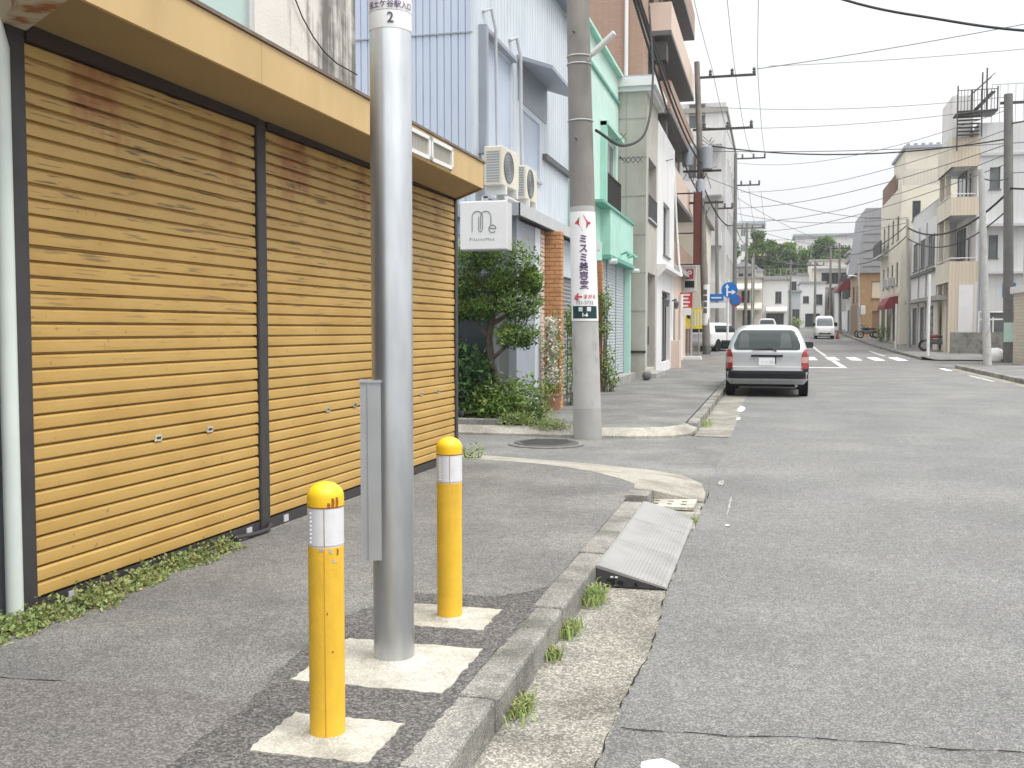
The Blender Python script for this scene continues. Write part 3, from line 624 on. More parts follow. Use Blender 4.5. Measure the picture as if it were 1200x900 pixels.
def window(par, f, a0, a1, z0, z1, d=.10, fr='white', gl='glass', mull=1, tr=0, sill=True, name='window', t=.05):
    mb = MB(); e = d - .05
    fbox(mb, f, a0, a0 + t, z0, z1, e, d); fbox(mb, f, a1 - t, a1, z0, z1, e, d); fbox(mb, f, a0 + t, a1 - t, z0, z0 + t, e, d); fbox(mb, f, a0 + t, a1 - t, z1 - t, z1, e, d)
    for k in range(mull):
        c = a0 + (a1 - a0) * (k + 1) / (mull + 1); fbox(mb, f, c - t * .5, c + t * .5, z0 + t, z1 - t, e + .005, d - .004)
    for k in range(tr):
        c = z0 + (z1 - z0) * (k + 1) / (tr + 1); fbox(mb, f, a0 + t, a1 - t, c - t * .4, c + t * .4, e + .008, d - .006)
    o = mb.build(name, M[fr], par)
    xs_ = [a0 + t * .6 + (a1 - a0 - t * 1.2) * k / (mull + 1) for k in range(mull + 2)]
    for p, q in zip(xs_, xs_[1:]): fbox(MB(), f, p, q, z0 + t * .6, z1 - t * .6, d - .03, d - .02).build('pane', M[gl], o)
    if sill: fbox(MB(), f, a0 - .05, a1 + .05, z0 - .05, z0 - .003, -.05, d - .055).build('sill', M[fr], o)
    return o
def shell(par, x0, x1, y0, y1, z0, z1, m, holes=None, roof=None, name='wall', depth=.12):
    holes = holes or {}
    mb = MB(); 
    for k, p, a, b in (('S', y0, x0, x1), ('N', y1, x0, x1), ('E', x1, y0, y1), ('W', x0, y0, y1)):
        wall_holes(mb, FACE[k](p), a, b, z0, z1, holes.get(k, []), depth)
    o = mb.build(name, M[m], par)
    MB().box(x0 + .004, y0 + .004, z1 - .15, x1 - .004, y1 - .004, z1 - .05).build('roof', M[roof or 'concrete'], par)
    MB().box(x0 + .3, y0 + .3, z0, x1 - .3, y1 - .3, z1 - .2).build('interior', M['dark_grey'], par)
    return o
def handrail(par, name, f, a0, a1, z0, z1, m, step=.12, r=.012, d=-.02):
    mb = MB(); fbox(mb, f, a0, a1, z1 - .03, z1, d - .02, d + .02); fbox(mb, f, a0, a1, z0, z0 + .03, d - .015, d + .015)
    n = max(2, int((a1 - a0) / step))
    for i in range(n + 1):
        a = a0 + (a1 - a0) * i / n; fbox(mb, f, a - r, a + r, z0, z1 - .01, d - r, d + r)
    return mb.build(name, M[m], par)

# ------------------------------------------------------------------ yellow shutter shop (local axes: x out to the street, y along the front)
shop = thing('shutter_shop', 'shop with closed yellow roller shutters and a tan canopy, left foreground', 'shop', (-3.223, 3.936, .12), R(-1.9))
def SB(): return MB(Matrix.Translation((0, 0, -.12)))
PITCH = .0694; Z0 = .195
panels = [(-.015, 1.965, 36), (2.075, 3.93, 36), (4.03, 5.735, 36)]
rng = random.Random(5)
for (a, b, nsl) in panels:
    sh = SB().box(-.075, a, Z0, -.055, b, Z0 + nsl * PITCH).build('shutter', M['frame_dark'], shop, world=False)
    prof = [(-.055, .0003), (-.026, .0006), (-.024, .0012), (-.024, .0085), (-.0005, .0108), (0, .012), (.0005, .034), (-.0005, .0585), (-.0035, .0625), (-.0125, .0684), (-.018, .0688), (-.055, .0691)]
    mb = MB(); mb.prism(prof, lambda x, z: (x, a + .004, z), lambda x, z: (x, b - .004, z)); sl = mb.mesh('slat', M['shutter'])
    for k in range(nsl): piece('slat', sl, sh, (rng.uniform(-.0025, .0025), 0, Z0 - .12 + k * PITCH), (rng.uniform(-.0004, .0004), 0, rng.uniform(-.0006, .0006)))
    bt = SB().box(-.06, a + .004, .125, .004, b - .004, Z0 - .003).build('bottom_rail', M['frame_dark'], sh, world=False)
    SB().box(-.06, a, Z0 + nsl * PITCH + .003, .03, b, 2.80).build('shutter_housing', M['dark_brown'], shop, world=False)
    for c in (.47, .72):
        yc = a + (b - a) * c
        SB().box(-.001, yc - .03, .82, .006, yc + .03, .855).build('lock_plate', M['pad'], sh, world=False)
        SB().box(.006, yc - .018, .833, .008, yc + .018, .843).build('key_slot', M['black'], sh, world=False)
    for c in (.12, .93): SB().box(.004, a + (b - a) * c - .03, .135, .01, a + (b - a) * c + .03, .180).build('latch', M['grey_light'], bt, world=False)
for a, b in ((-.125, -.015), (1.965, 2.075), (3.93, 4.03), (5.735, 5.80)):
    SB().bbox(-.07, a, .06, .018, b, 2.79, .006).build('shutter_post', M['frame_dark'], shop, world=False)
SB().tube([(.03, -.175, .1), (.03, -.175, 2.62), (.0, -.175, 2.72), (-.04, -.175, 2.8)], .036, 16).build('drain_pipe', M['pipe_white'], shop, True, world=False)
SB().tube([(.03, 1.62, .155), (.04, 1.85, .14), (.05, 1.98, .14), (.03, 2.05, .16)], .014, 8).build('cable_conduit', M['frame_dark'], shop, True, world=False)
SB().box(-.09, -.6, .0, .02, 5.8, .123).build('sill', M['kerb'], shop, world=False)
SB().box(-.1, 4.95, 1.52, .012, 4.97, 1.53)
st = SB().box(-.002, 4.36, 1.27, .004, 4.425, 1.41).build('sticker', M['white_label'], shop, world=False)
# canopy: boxed soffit with fascia panels, its far end cut back
cut = [(-.08, .06), (.49, -.31), (.49, 5.08), (-.08, 5.86)]
SB().prism([(-.08, .055), (.53, -.34), (.53, -.50), (-.08, -.10)], lambda x, y: (x, y, 2.735), lambda x, y: (x, y, 2.96)).build('canopy_end', M['rusty_cream'], shop, world=False)
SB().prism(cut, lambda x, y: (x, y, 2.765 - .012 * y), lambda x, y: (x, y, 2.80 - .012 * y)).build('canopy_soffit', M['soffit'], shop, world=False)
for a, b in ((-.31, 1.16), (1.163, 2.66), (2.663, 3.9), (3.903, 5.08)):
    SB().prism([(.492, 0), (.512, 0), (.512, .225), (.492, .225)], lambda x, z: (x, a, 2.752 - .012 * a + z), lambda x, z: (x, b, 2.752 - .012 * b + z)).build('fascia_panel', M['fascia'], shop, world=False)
d = Vector((.57, -.78, 0)).normalized()
SB().add([(.50, 5.082, 2.69), (-.09, 5.885, 2.68), (-.09, 5.885, 2.90), (.50, 5.082, 2.915)], [(0, 1, 2, 3)]).add([(.512, 5.084, 2.69), (-.08, 5.89, 2.68), (-.08, 5.89, 2.90), (.512, 5.084, 2.915)], [(3, 2, 1, 0)]).build('fascia_panel', M['fascia'], shop, world=False)
SB().prism(cut, lambda x, y: (x + (.035 if x > .3 else 0), y + (.03 if y > 4 else 0), 2.981 - .012 * y), lambda x, y: (x + (.035 if x > .3 else 0), y + (.03 if y > 4 else 0), 3.0 - .012 * y)).build('canopy_flashing', M['flash'], shop, world=False)
g = SB()
for a, b in ((3.16, 3.67), (3.70, 4.2)):
    z0, z1 = 2.725, 2.905
    g.box(.513, a, z0, .535, a + .03, z1); g.box(.513, b - .03, z0, .535, b, z1); g.box(.513, a, z0, .535, b, z0 + .028); g.box(.513, a, z1 - .028, .535, b, z1)
gr = g.build('vent_grille', M['white'], shop, world=False)
g = SB()
for a, b in ((3.16, 3.67), (3.70, 4.2)):
    g.box(.5125, a + .02, 2.74, .516, b - .02, 2.89)
    for k in range(16): y = a + .04 + k * (b - a - .08) / 15; g.box(.516, y - .004, 2.75, .522, y + .004, 2.88)
g.build('grille_mesh', M['beige'], gr, world=False)
# upper storey
up = SB(); f = lambda a, z, dd: (-.02 - dd, a, z)
wall_holes(up, f, -3.2, 3.52, 2.92, 5.6, [(.2, 2.02, 3.02, 4.4)], .10)
up.box(-5.5, 3.50, 2.92, -.021, 3.52, 5.6); up.box(-5.5, -3.2, 5.55, -.0, 3.52, 5.62)
uw = up.build('upper_wall', M['mortar'], shop, world=False)
def lwin(a0, a1, z0, z1):
    mb = SB(); t_ = .045
    for q in ((a0, a0 + t_, z0, z1), (a1 - t_, a1, z0, z1), (a0 + t_, a1 - t_, z0, z0 + t_), (a0 + t_, a1 - t_, z1 - t_, z1), ((a0 + a1) / 2 - .02, (a0 + a1) / 2 + .02, z0 + t_, z1 - t_)): mb.box(-.08, q[0], q[2], -.03, q[1], q[3])
    o = mb.build('window', M['grey_light'], shop, world=False)
    SB().box(-.075, a0 + .04, z0 + .04, -.065, (a0 + a1) / 2, z1 - .04).build('pane', M['glass_green'], o, world=False)
    SB().box(-.065, (a0 + a1) / 2, z0 + .04, -.055, a1 - .04, z1 - .04).build('pane', M['glass_green'], o, world=False)
    SB().box(-.07, a0 - .05, z0 - .04, .04, a1 + .05, z0 - .004).build('sill', M['grey_light'], o, world=False)
lwin(.2, 2.02, 3.02, 4.4)
SB().tube([(.0, 2.35, 3.9), (.0, 2.5, 3.66), (.0, 2.62, 3.55), (.0, 2.78, 3.46), (.0, 2.95, 3.40), (.0, 3.15, 3.37), (.0, 3.5, 3.37)], .005, 6).build('cable', M['wire'], shop, True, world=False)
SB().box(-6, -.35, .1, -.1, 5.78, 2.88).build('body', M['grey_metal'], shop, world=False)
# the neighbour at the left edge
nb = thing('brown_shop', 'dark brown clad shop front at the extreme left edge', 'shop', (-3.36, 1.6, .12), R(-1.9))
MB().box(-5, -6, 0, .02, 2.08, 5.2).build('wall', M['dark_brown'], nb, world=False)
mb = MB()
mb.prism([(.0, 2.66), (.42, 2.70), (.52, 2.80), (.52, 3.0), (0, 3.0)], lambda x, z: (x, -6, z), lambda x, z: (x, 1.72, z)); mb.build('canopy', M['soffit'], nb, world=False)

# ------------------------------------------------------------------ blue house across the side lane
bh = thing('blue_house', 'pale blue house with vertical metal siding across the side lane', 'house', (-4.3, 14.4, .115))
BX, BY0, BY1 = -4.20, 14.3, 21.4
# camera-side wall: each siding board a piece
mb = MB(); mb.box(-9, BY0 + .04, 2.6, BX - .04, BY1, 7.9); mb.build('core', M['blue_siding'], bh)
def board(wd, h): 
    return MB().prism([(0, 0), (wd * .06, -.018), (wd * .88, -.018), (wd * .94, 0), (wd, .004), (wd, .02), (0, .02)], lambda x, y: (x, y, 0), lambda x, y: (x, y, h)).mesh('siding_board', M['blue_siding'])
wd = .107; lo = board(wd, 2.87); hi = board(wd, 2.2)
base = MW[bh].inverted()
x = BX - wd
while x > -8.9:
    for me, z in ((lo, 2.8), (hi, 5.675)): piece('siding_board', me, bh, base @ Vector((x, BY0 + .02, z)))
    x -= wd
MB().box(-8.9, BY0 - .012, 5.662, BX, BY0 + .02, 5.683).build('joint_strip', M['grey_metal'], bh)
MB().box(BX - .03, BY0 - .006, 2.8, BX + .03, BY0 + .03, 7.9).build('corner_trim', M['white_siding'], bh)
# street side upper wall with two windows
F_ = FACE['E'](BX)
mb = MB(); holes = [(14.75, 16.55, 4.15, 5.78), (17.2, 18.7, 4.15, 5.2)]
wall_holes(mb, F_, BY0 + .03, BY1, 2.8, 7.9, holes, .10)
bw = mb.build('street_wall', M['white_siding'], bh)
mb = MB(); y = BY0 + .2
while y < BY1:
    for z0, z1 in ((2.8, 4.15), (4.15, 5.78), (5.78, 7.9)):
        if z0 == 4.15 and (14.7 < y < 16.6 or 17.1 < y < 18.8): continue
        mb.box(BX, y - .004, z0, BX + .004, y + .004, z1)
    y += .2
mb.build('seam', M['white_siding'], bh)
window(bh, F_, 14.75, 16.55, 4.15, 5.78, .10, 'dark_grey', 'glass_grey', 2); fbox(MB(), F_, 14.80, 15.34, 4.2, 5.7, .06, .066).build('curtain', M['curtain'], bh)
window(bh, F_, 17.2, 18.7, 4.15, 5.2, .10, 'grey_light', 'curtain', 1)
mb = MB(); mb.box(BX, 14.68, 5.8, BX + .10, 16.62, 5.86); mb.box(BX, 14.6, 4.0, BX + .12, 14.72, 5.86); mb.build('window_hood', M['grey_metal'], bh)
mb = MB(); mb.prism([(0, 5.95), (0, 6.02), (.62, 5.80), (.62, 5.74)], lambda a, z: (BX + a, 16.9, z), lambda a, z: (BX + a, 19.3, z)); mb.prism([(0, 5.3), (.02, 5.3), (.02, 5.95), (0, 5.95)], lambda a, z: (BX + a, 17.0, z), lambda a, z: (BX + a, 19.2, z)); mb.build('awning', M['grey_metal'], bh)
MB().box(BX, 18.9, 4.60, BX + .09, BY1, 4.70).build('ledge', M['dark_grey'], bh)
mb = MB(); mb.prism([(-1, 8.6), (.25, 7.85), (.25, 7.93), (-1, 8.7)], lambda a, z: (BX + a, BY0 - .2, z), lambda a, z: (BX + a, BY1 + .1, z)); mb.build('roof', M['grey_metal'], bh)
for yy, rr in ((15.05, .025), (16.62, .03)):
    MB().tube([(BX + .02, yy - .25, 6.1), (BX + .1, yy - .1, 6.18), (BX + .14, yy, 5.9), (BX + .15, yy, 4.9), (BX + .16, yy + .03, 4.0), (BX + .3, yy, 3.75)], rr, 8).build('refrigerant_pipe', M['grey_light'], bh, True)
# ground floor extension
LX = -3.62
mb = MB(); fS = FACE['S'](14.55)
wall_holes(mb, fS, -9, LX, .1, 3.10, [(-5.2, -3.98, .9, 2.2), (-3.9, -3.66, .2, 2.1)], .06)
mb.build('lower_wall', M['grey_metal'], bh)
window(bh, fS, -5.2, -3.98, .9, 2.2, .06, 'dark_grey', 'glass', 1)
fbox(MB(), fS, -3.9, -3.66, .2, 2.1, .04, .06).build('door', M['grey_light'], bh)
MB().box(LX - .10, 14.50, .1, LX + .02, 14.66, 3.08).build('corner_post', M['grey_metal'], bh)
MB().box(-9, 14.25, 3.12, LX + .12, 21.2, 3.20).build('lower_roof', M['grey_light'], bh)
MB().box(-9, 14.22, 3.04, LX + .14, 14.25, 3.22).build('gutter', M['grey_metal'], bh)
MB().box(LX + .12, 14.22, 3.04, LX + .15, 21.2, 3.22).build('gutter', M['grey_light'], bh)
mb = MB(); mb.box(-9, 14.75, .1, LX - .12, 21.2, 3.08); mb.build('body', M['dark_grey'], bh)
MB().box(LX - .118, 17.0, 2.38, LX - .05, 20.9, 3.05).build('shutter_header', M['white_siding'], bh)
mb = MB()
for k in range(30): mb.prism([(0, 0), (.012, .01), (.014, .04), (0, .07)], lambda a, z: (LX - .117 + a, 17.0, .2 + k * .072 + z), lambda a, z: (LX - .117 + a, 20.9, .2 + k * .072 + z))
mb.build('roller_shutter', M['shutter_dark'], bh)
# brick facing by the corner and two brick piers
def brick_pier(x0, x1, y0, y1, z1, parts):
    core = MB().box(x0 + .012, y0 + .012, .1, x1 - .012, y1 - .012, z1).build('brick_pier', M['brick_mortar'], bh)
    w_ = (x1 - x0); hgt = .0615; pit = .0712
    full = MB().bbox(0, 0, 0, w_ * .64, y1 - y0, hgt, .004).mesh('brick', M['brick']); half = MB().bbox(0, 0, 0, w_ * .33, y1 - y0, hgt, .004).mesh('brick', M['brick'])
    rg = random.Random(int(y0 * 7)); k = 0; z = .11
    while z + hgt < z1:
        o = rg.uniform(-.003, .003)
        a, b = (full, half) if k % 2 else (half, full); wa = w_ * (.64 if k % 2 else .33)
        piece('brick', a, core, base @ Vector((x0, y0 + o, z))); piece('brick', b, core, base @ Vector((x0 + wa + w_ * .03, y0 + o, z))); z += pit; k += 1
brick_pier(-3.65, -3.35, 16.5, 16.72, 3.02, 1)
brick_pier(-3.60, -3.44, 21.25, 21.42, 2.86, 1)
MB().box(LX - .115, 14.665, .1, LX - .01, 15.75, 3.02).build('side_panel', M['grey_metal'], bh); MB().box(LX - .1, 15.76, .1, LX + .01, 16.12, 3.02).build('corner_post', M['white_siding'], bh)
core = MB().box(LX - .1, 16.14, .1, LX - .004, 16.49, 3.02).build('brick_facing', M['brick_mortar'], bh)
me = MB().bbox(0, 0, 0, .012, .285, .0615, .003).mesh('brick', M['pinkish'])
z = .11
while z + .07 < 3.0:
    piece('brick', me, core, base @ Vector((LX - .004, 16.16, z)))
    z += .0712
# air conditioners on the lower roof
def aircon(loc, label, rz, wd=.78, h=.56):
    t = thing('air_conditioner', label, 'air conditioner', loc, rz, 'air conditioners on the ledge')
    bd = MB().bbox(-.14, -wd / 2, .12, .14, wd / 2, .12 + h, .012).build('casing', M['cream_pale'], t, world=False)
    mb = MB()
    for q in (.05, .1, .15, .2, .225): mb.torus((.146, -.1, .12 + h / 2), q, .004, (1, 0, 0), 20, 4)
    mb.build('fan_grille', M['dark_grey'], bd, world=False)
    mb = MB().lathe([(.23, 0), (.23, .004)], n=24); 
    for v in mb.v: v.xyz = (.1405 + v.z, v.x - .1, v.y + .12 + h / 2)
    mb.build('fan_recess', M['shutter_dark'], bd, world=False)
    mb = MB()
    for k in range(12): mb.box(-.1, -wd / 2 - .006, .17 + k * .038, .1, -wd / 2 + .002, .19 + k * .038)
    mb.build('coil_fins', M['grey_metal'], bd, world=False)
    for s in (-1, 1): MB().box(-.16, s * wd * .33 - .03, 0, .16, s * wd * .33 + .03, .12).build('foot', M['white'], t, world=False)
aircon((-3.88, 14.72, 3.37), 'nearer cream air conditioner unit on the ledge of the blue house', R(-4))
aircon((-3.86, 15.98, 3.33), 'farther air conditioner unit on the ledge of the blue house', R(0), .74, .52)
rk = thing('air_conditioner_rack', 'white metal rack carrying the air conditioners above the hanging sign', 'rack', (-3.88, 15.3, 3.205))
mb = MB()
for xx in (-.17, .17): mb.box(xx - .02, -1.0, .105, xx + .02, 1.15, .125)
for yy in (-.98, -.2, .4, 1.12):
    for xx in (-.17, .17): mb.box(xx - .02, yy - .02, 0, xx + .02, yy + .02, .105)
mb.build('frame', M['white'], rk, world=False)
# hanging box sign
sg = thing('box_sign', 'white square hanging light box with thin looping monogram over the shrubs', 'sign', (-3.76, 13.3, 2.49))
bx = MB().bbox(-.33, 0, 0, .33, .26, .645, .012, 2).build('box', M['acrylic'], sg, world=False)
for q in (-.008, .641): MB().box(-.335, .02, q, .335, .24, q + .012).build('casing_edge', M['grey_light'], sg, world=False)
mb = MB(); mb.box(-.03, .1, .65, .03, .16, .72); mb.box(-.04, .1, .70, .04, 1.0, .74); mb.build('bracket', M['grey_metal'], sg, world=False)
mb = MB(); yv = -.0035
def loop(cx, w_, zt, zb0, zb1):
    pts = [(cx - w_, yv, zb0)] + [(cx - w_ * math.cos(R(q)), yv, zt + w_ * math.sin(R(q))) for q in range(0, 181, 20)] + [(cx + w_, yv, zb1)]
    mb.tube(pts, .0042, 6)
loop(-.085, .072, .44, .24, .27); loop(.032, .072, .44, .27, .31)
mb.tube([(-.040 + .024 * math.cos(R(q)), yv, .27 + .03 * math.sin(R(q))) for q in range(180, 361, 20)], .0042, 6); mb.tube([(-.065, yv, .27), (-.065, yv, .44)], .0042, 6)
mb.tube([(.125 + .05 * math.cos(R(q)), yv, .275 + .05 * math.sin(R(q))) for q in range(0, 321, 20)], .0042, 6); mb.tube([(.08, yv, .285), (.175, yv, .275)], .0042, 6)
mb.build('monogram', M['dark_grey'], sg, world=False)
text_obj('lettering', 'PilatesMee', .062, M['dark_grey'], sg, frame((-3.78, 13.2965, 2.49 + .135), (1, 0, 0), (0, 0, 1)), -.0004, spacing=1.3)

# ------------------------------------------------------------------ plants by the lane
rng = random.Random(11)
tr = thing('pruned_tree', 'cloud pruned evergreen tree beneath the hanging white sign', 'tree', (-3.72, 13.95, .12))
MB().tube([(-3.70, 13.98, .1), (-3.72, 13.97, .55), (-3.83, 13.95, .95), (-3.86, 13.95, 1.3), (-3.78, 13.93, 1.7), (-3.72, 13.92, 2.2)], [.07, .055, .055, .045, .035, .02], 10).build('trunk', M['bark'], tr, True)
mb = MB()
for a, b in (((-3.83, 13.95, 1.0), (-3.45, 13.8, 1.28)), ((-3.85, 13.95, 1.3), (-4.15, 13.9, 1.62)), ((-3.8, 13.94, 1.5), (-3.4, 13.8, 1.72)), ((-3.76, 13.93, 1.9), (-4.1, 13.9, 2.15)), ((-3.74, 13.92, 2.0), (-3.5, 13.85, 2.25))): mb.tube([a, b], [.035, .015], 6)
mb.build('branch', M['bark'], tr, True)
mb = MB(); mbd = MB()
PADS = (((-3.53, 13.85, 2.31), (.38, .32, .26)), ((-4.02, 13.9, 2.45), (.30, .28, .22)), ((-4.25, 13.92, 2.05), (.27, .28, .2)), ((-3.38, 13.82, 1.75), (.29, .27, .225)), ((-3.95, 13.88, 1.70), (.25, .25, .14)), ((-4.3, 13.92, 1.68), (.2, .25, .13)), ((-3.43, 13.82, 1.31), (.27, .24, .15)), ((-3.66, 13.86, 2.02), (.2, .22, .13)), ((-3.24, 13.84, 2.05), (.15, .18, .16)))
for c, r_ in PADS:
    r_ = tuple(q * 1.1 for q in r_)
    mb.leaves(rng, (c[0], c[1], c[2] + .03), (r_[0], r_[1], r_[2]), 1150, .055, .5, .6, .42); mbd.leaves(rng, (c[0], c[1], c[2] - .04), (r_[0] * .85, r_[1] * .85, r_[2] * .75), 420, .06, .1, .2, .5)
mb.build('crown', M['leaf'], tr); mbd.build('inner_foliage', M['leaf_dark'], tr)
def shrub(name, label, cat, spots, m, loc, size=.07, n=420, asp=.5, stem=True, group=None):
    t = thing(name, label, cat, loc, 0, group); mb = MB(); sb = MB()
    for c, r_ in spots:
        mb.leaves(rng, c, r_, n, size, .2, .35, asp)
        for k in range(6):
            e = (c[0] + rng.uniform(-.7, .7) * r_[0], c[1] + rng.uniform(-.7, .7) * r_[1], c[2] + rng.uniform(-.2, .6) * r_[2]); sb.tube([(c[0] + rng.uniform(-.1, .1), c[1], loc[2]), e], [.008, .004], 5)
    mb.build('foliage', M[m], t); sb.build('stem', M['bark'], t)
    return t
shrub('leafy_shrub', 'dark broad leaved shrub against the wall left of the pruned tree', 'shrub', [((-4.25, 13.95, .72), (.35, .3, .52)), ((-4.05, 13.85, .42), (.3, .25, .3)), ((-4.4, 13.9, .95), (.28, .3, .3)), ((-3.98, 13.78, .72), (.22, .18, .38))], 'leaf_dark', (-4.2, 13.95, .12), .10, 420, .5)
shrub('leafy_shrub', 'mid green shrub at the foot of the pruned tree trunk', 'shrub', [((-3.62, 13.75, .45), (.36, .28, .32)), ((-3.30, 13.85, .48), (.34, .28, .30)), ((-3.85, 13.7, .36), (.3, .2, .26)), ((-3.5, 13.7, .28), (.5, .15, .18))], 'leaf', (-3.55, 13.85, .12), .07, 620, .5)
shrub('ground_weeds', 'low ragged weeds spilling onto the lane beside the concrete pole', 'weeds', [((-3.15, 13.55, .16), (.42, .2, .12)), ((-2.85, 13.42, .12), (.28, .14, .08)), ((-3.4, 13.5, .18), (.25, .15, .13)), ((-3.2, 14.1, .2), (.25, .5, .12))], 'leaf_bright', (-3.1, 13.6, .1), .05, 500, .3)
shrub('grass_tuft', 'pale grass tuft at the far corner of the yellow shutter', 'grass tuft', [((-2.93, 9.92, .17), (.13, .12, .08))], 'leaf_bright', (-2.95, 9.9, .12), .05, 160, .2)
pl = thing('planter_kerb', 'low concrete planting bed edge in front of the shrubs', 'planter', (-4.2, 13.6, .0))
MB().bbox(-6.2, 13.42, .0, -3.55, 13.54, .20, .012).build('edging', M['kerb'], pl); MB().box(-6.2, 13.54, .0, -3.4, 14.5, .15).build('soil', M['soil'], pl)
# potted climber with white flowers
PX, PY = -3.40, 16.1
fp = thing('potted_climber', 'terracotta pot with a white flowering climber against the brick pier', 'potted plant', (PX, PY, .115))
MB().lathe([(.10, 0), (.145, .24), (.155, .24), (.155, .28), (.13, .28), (.125, .24)], n=20).build('pot', M['terracotta'], fp, True, world=False)
mb = MB(); mb.leaves(rng, (PX, PY, 1.0), (.17, .15, .65), 700, .05, .1, .2, .5); mb.leaves(rng, (PX, PY, .5), (.16, .14, .14), 200, .05, .1, .3, .4); mb.build('foliage', M['leaf'], fp)
mb = MB()
for k in range(800):
    q = Vector((PX + rng.gauss(0, .065), PY - .04 - abs(rng.gauss(0, .06)), rng.uniform(.55, 1.62))); mb.leaf(rng, q, rng.uniform(.03, .05), .2, .9)
mb.build('flower', M['flower'], fp)['kind'] = 'stuff'
mb = MB(); [mb.box(PX + a - .005, PY - .005, .3, PX + a + .005, PY + .005, 1.7) for a in (-.1, 0, .1)]; mb.build('trellis', M['bark'], fp)
shrub('bushy_plant', 'bushy green plant between the brick pier and the concrete pole', 'plant', [((-3.28, 17.4, .55), (.18, .35, .45)), ((-3.34, 17.9, 1.05), (.18, .3, .42)), ((-3.3, 17.3, 1.55), (.14, .25, .25))], 'leaf', (-3.3, 17.6, .115), .07, 420, .45)
shrub('bushy_plant', 'green climber on the second brick pier beside the mint shop', 'plant', [((-3.36, 21.2, 2.0), (.12, .2, .3)), ((-3.38, 21.2, 1.45), (.12, .2, .28)), ((-3.32, 21.3, .75), (.16, .3, .35)), ((-3.28, 21.4, .4), (.18, .3, .25))], 'leaf', (-3.35, 21.3, .115), .07, 260, .45)
# weeds along the shutter base
wd = MB(); wd2 = MB(); T_ = MW[shop]
for k in range(5200):
    u = rng.betavariate(1.1, 1.4) * 2.1 - .52; wid = .24 * (1 - .42 * max(0, u) / 1.6) * (.7 + .3 * math.sin(u * 9) * math.sin(u * 4 + 1))
    if math.sin(u * 13) * math.sin(u * 29 + 2) < -.35 and rng.random() < .7: continue
    o = abs(rng.gauss(0, .5)); 
    if o > 1: continue
    q = T_ @ Vector((.045 + o * wid, u, rng.uniform(.0, .085) * (1.05 - o) * rng.uniform(.4, 1.3))); (wd if rng.random() < .86 else wd2).leaf(rng, q, rng.uniform(.014, .032), .35, .75)
wo = single(wd, 'weed_strip', M['leaf_bright'], 'strip of small leafy weeds along the foot of the yellow shutter', 'weeds', (-3.12, 4.2, .12)); wo['kind'] = 'stuff'
wo = wd2.build('dry_leaf', M['leaf_dry'], wo); wo['kind'] = 'stuff'
def tuft(x, y, label, n, h, m='leaf_bright', sp=.06):
    mb = MB()
    for k in range(n):
        a = rng.uniform(0, 2 * math.pi); l = h * rng.uniform(.5, 1.1); bx = x + rng.uniform(-sp, sp); by = y + rng.uniform(-sp * 2, sp * 2); dx, dy = math.cos(a) * l * .6, math.sin(a) * l * .6; w_ = .004
        p = Vector((bx, by, .004)); s = Vector((-math.sin(a), math.cos(a), 0)) * rng.uniform(.0015, .0045); p.x += rng.gauss(0, sp * .5); p.y += rng.gauss(0, sp * 1.5)
        mb.add([p - s, p + s, p + Vector((dx * .5, dy * .5, l * .7)) + s, p + Vector((dx * .5, dy * .5, l * .7)) - s, p + Vector((dx, dy, l * .75))], [(0, 1, 2, 3), (3, 2, 4)])
    single(mb, 'weed_tuft', M[m], label, 'weed', (x, y, .004), 'weeds in the gutter')['kind'] = 'stuff'
tuft(-.88, 5.22, 'tallest yellow green weed in the gutter just before the ramp', 260, .10, 'leaf_bright', .035)
tuft(-.89, 4.62, 'grass weed in the gutter, second from the ramp', 170, .075, 'leaf_bright', .03)
tuft(-.895, 4.28, 'small weed at the kerb foot between two larger ones', 90, .055, 'leaf_bright', .02)
tuft(-.88, 3.62, 'leafy weed at the kerb foot nearest the camera', 170, .06, 'leaf_bright', .03)
tuft(-.53, 7.6, 'tiny weed at the asphalt edge beside the far end of the ramp', 40, .05, 'leaf_bright', .02)
tuft(-.90, 15.2, 'weed clump in the gutter behind the parked car kerb', 70, .15, 'leaf_bright', .05)
single(MB().add([(x, y, .132 + .0) for x, y in blob((-3.0, 3.15), .14, .09, 14)], [tuple(range(14))]), 'mortar_spill', M['pad'], 'pale flat patch of mortar on the pavement at the left edge', 'mortar patch', (-3.0, 3.15, .132))

# ------------------------------------------------------------------ near concrete pole with advertisement
cp = thing('concrete_pole', 'thick concrete utility pole with a beauty salon advert beside the side lane', 'utility pole', (-2.31, 13.15, .10))
top = Vector((-.30, .1, 10.4))
def pr_(z): return top * (z / 10.4), .182 - .0068 * z
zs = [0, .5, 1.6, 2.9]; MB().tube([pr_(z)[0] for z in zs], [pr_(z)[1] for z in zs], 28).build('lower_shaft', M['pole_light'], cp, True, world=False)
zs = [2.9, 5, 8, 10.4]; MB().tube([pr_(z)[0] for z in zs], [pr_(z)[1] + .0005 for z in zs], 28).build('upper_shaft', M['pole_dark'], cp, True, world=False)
MB().tube([pr_(-.2)[0], pr_(.30)[0]], [.187, .183], 28).build('base_band', M['concrete'], cp, True, world=False)
for z in (4.0, 4.72, 4.82): p, r_ = pr_(z); MB().torus(p, r_ + .006, .008, (0, 0, 1), 24, 6).build('strap', M['grey_light'], cp, world=False)
for z, a in ((3.75, -100), (5.1, -100), (6.0, 80), (4.4, 80)):
    p, r_ = pr_(z); v = Vector((math.cos(R(a)), math.sin(R(a)), 0)); MB().tube([p + v * (r_ - .01), p + v * (r_ + .06)], .009, 6).build('step_bolt', M['steel_dark'], cp, world=False)
ln = MB(); ln.tube([Vector((-.13 + .13, -.05, 4.75)), Vector((.06, -.1, 4.80))], .015, 6); arm = ln.build('lamp_arm', M['grey_light'], cp, True, world=False)
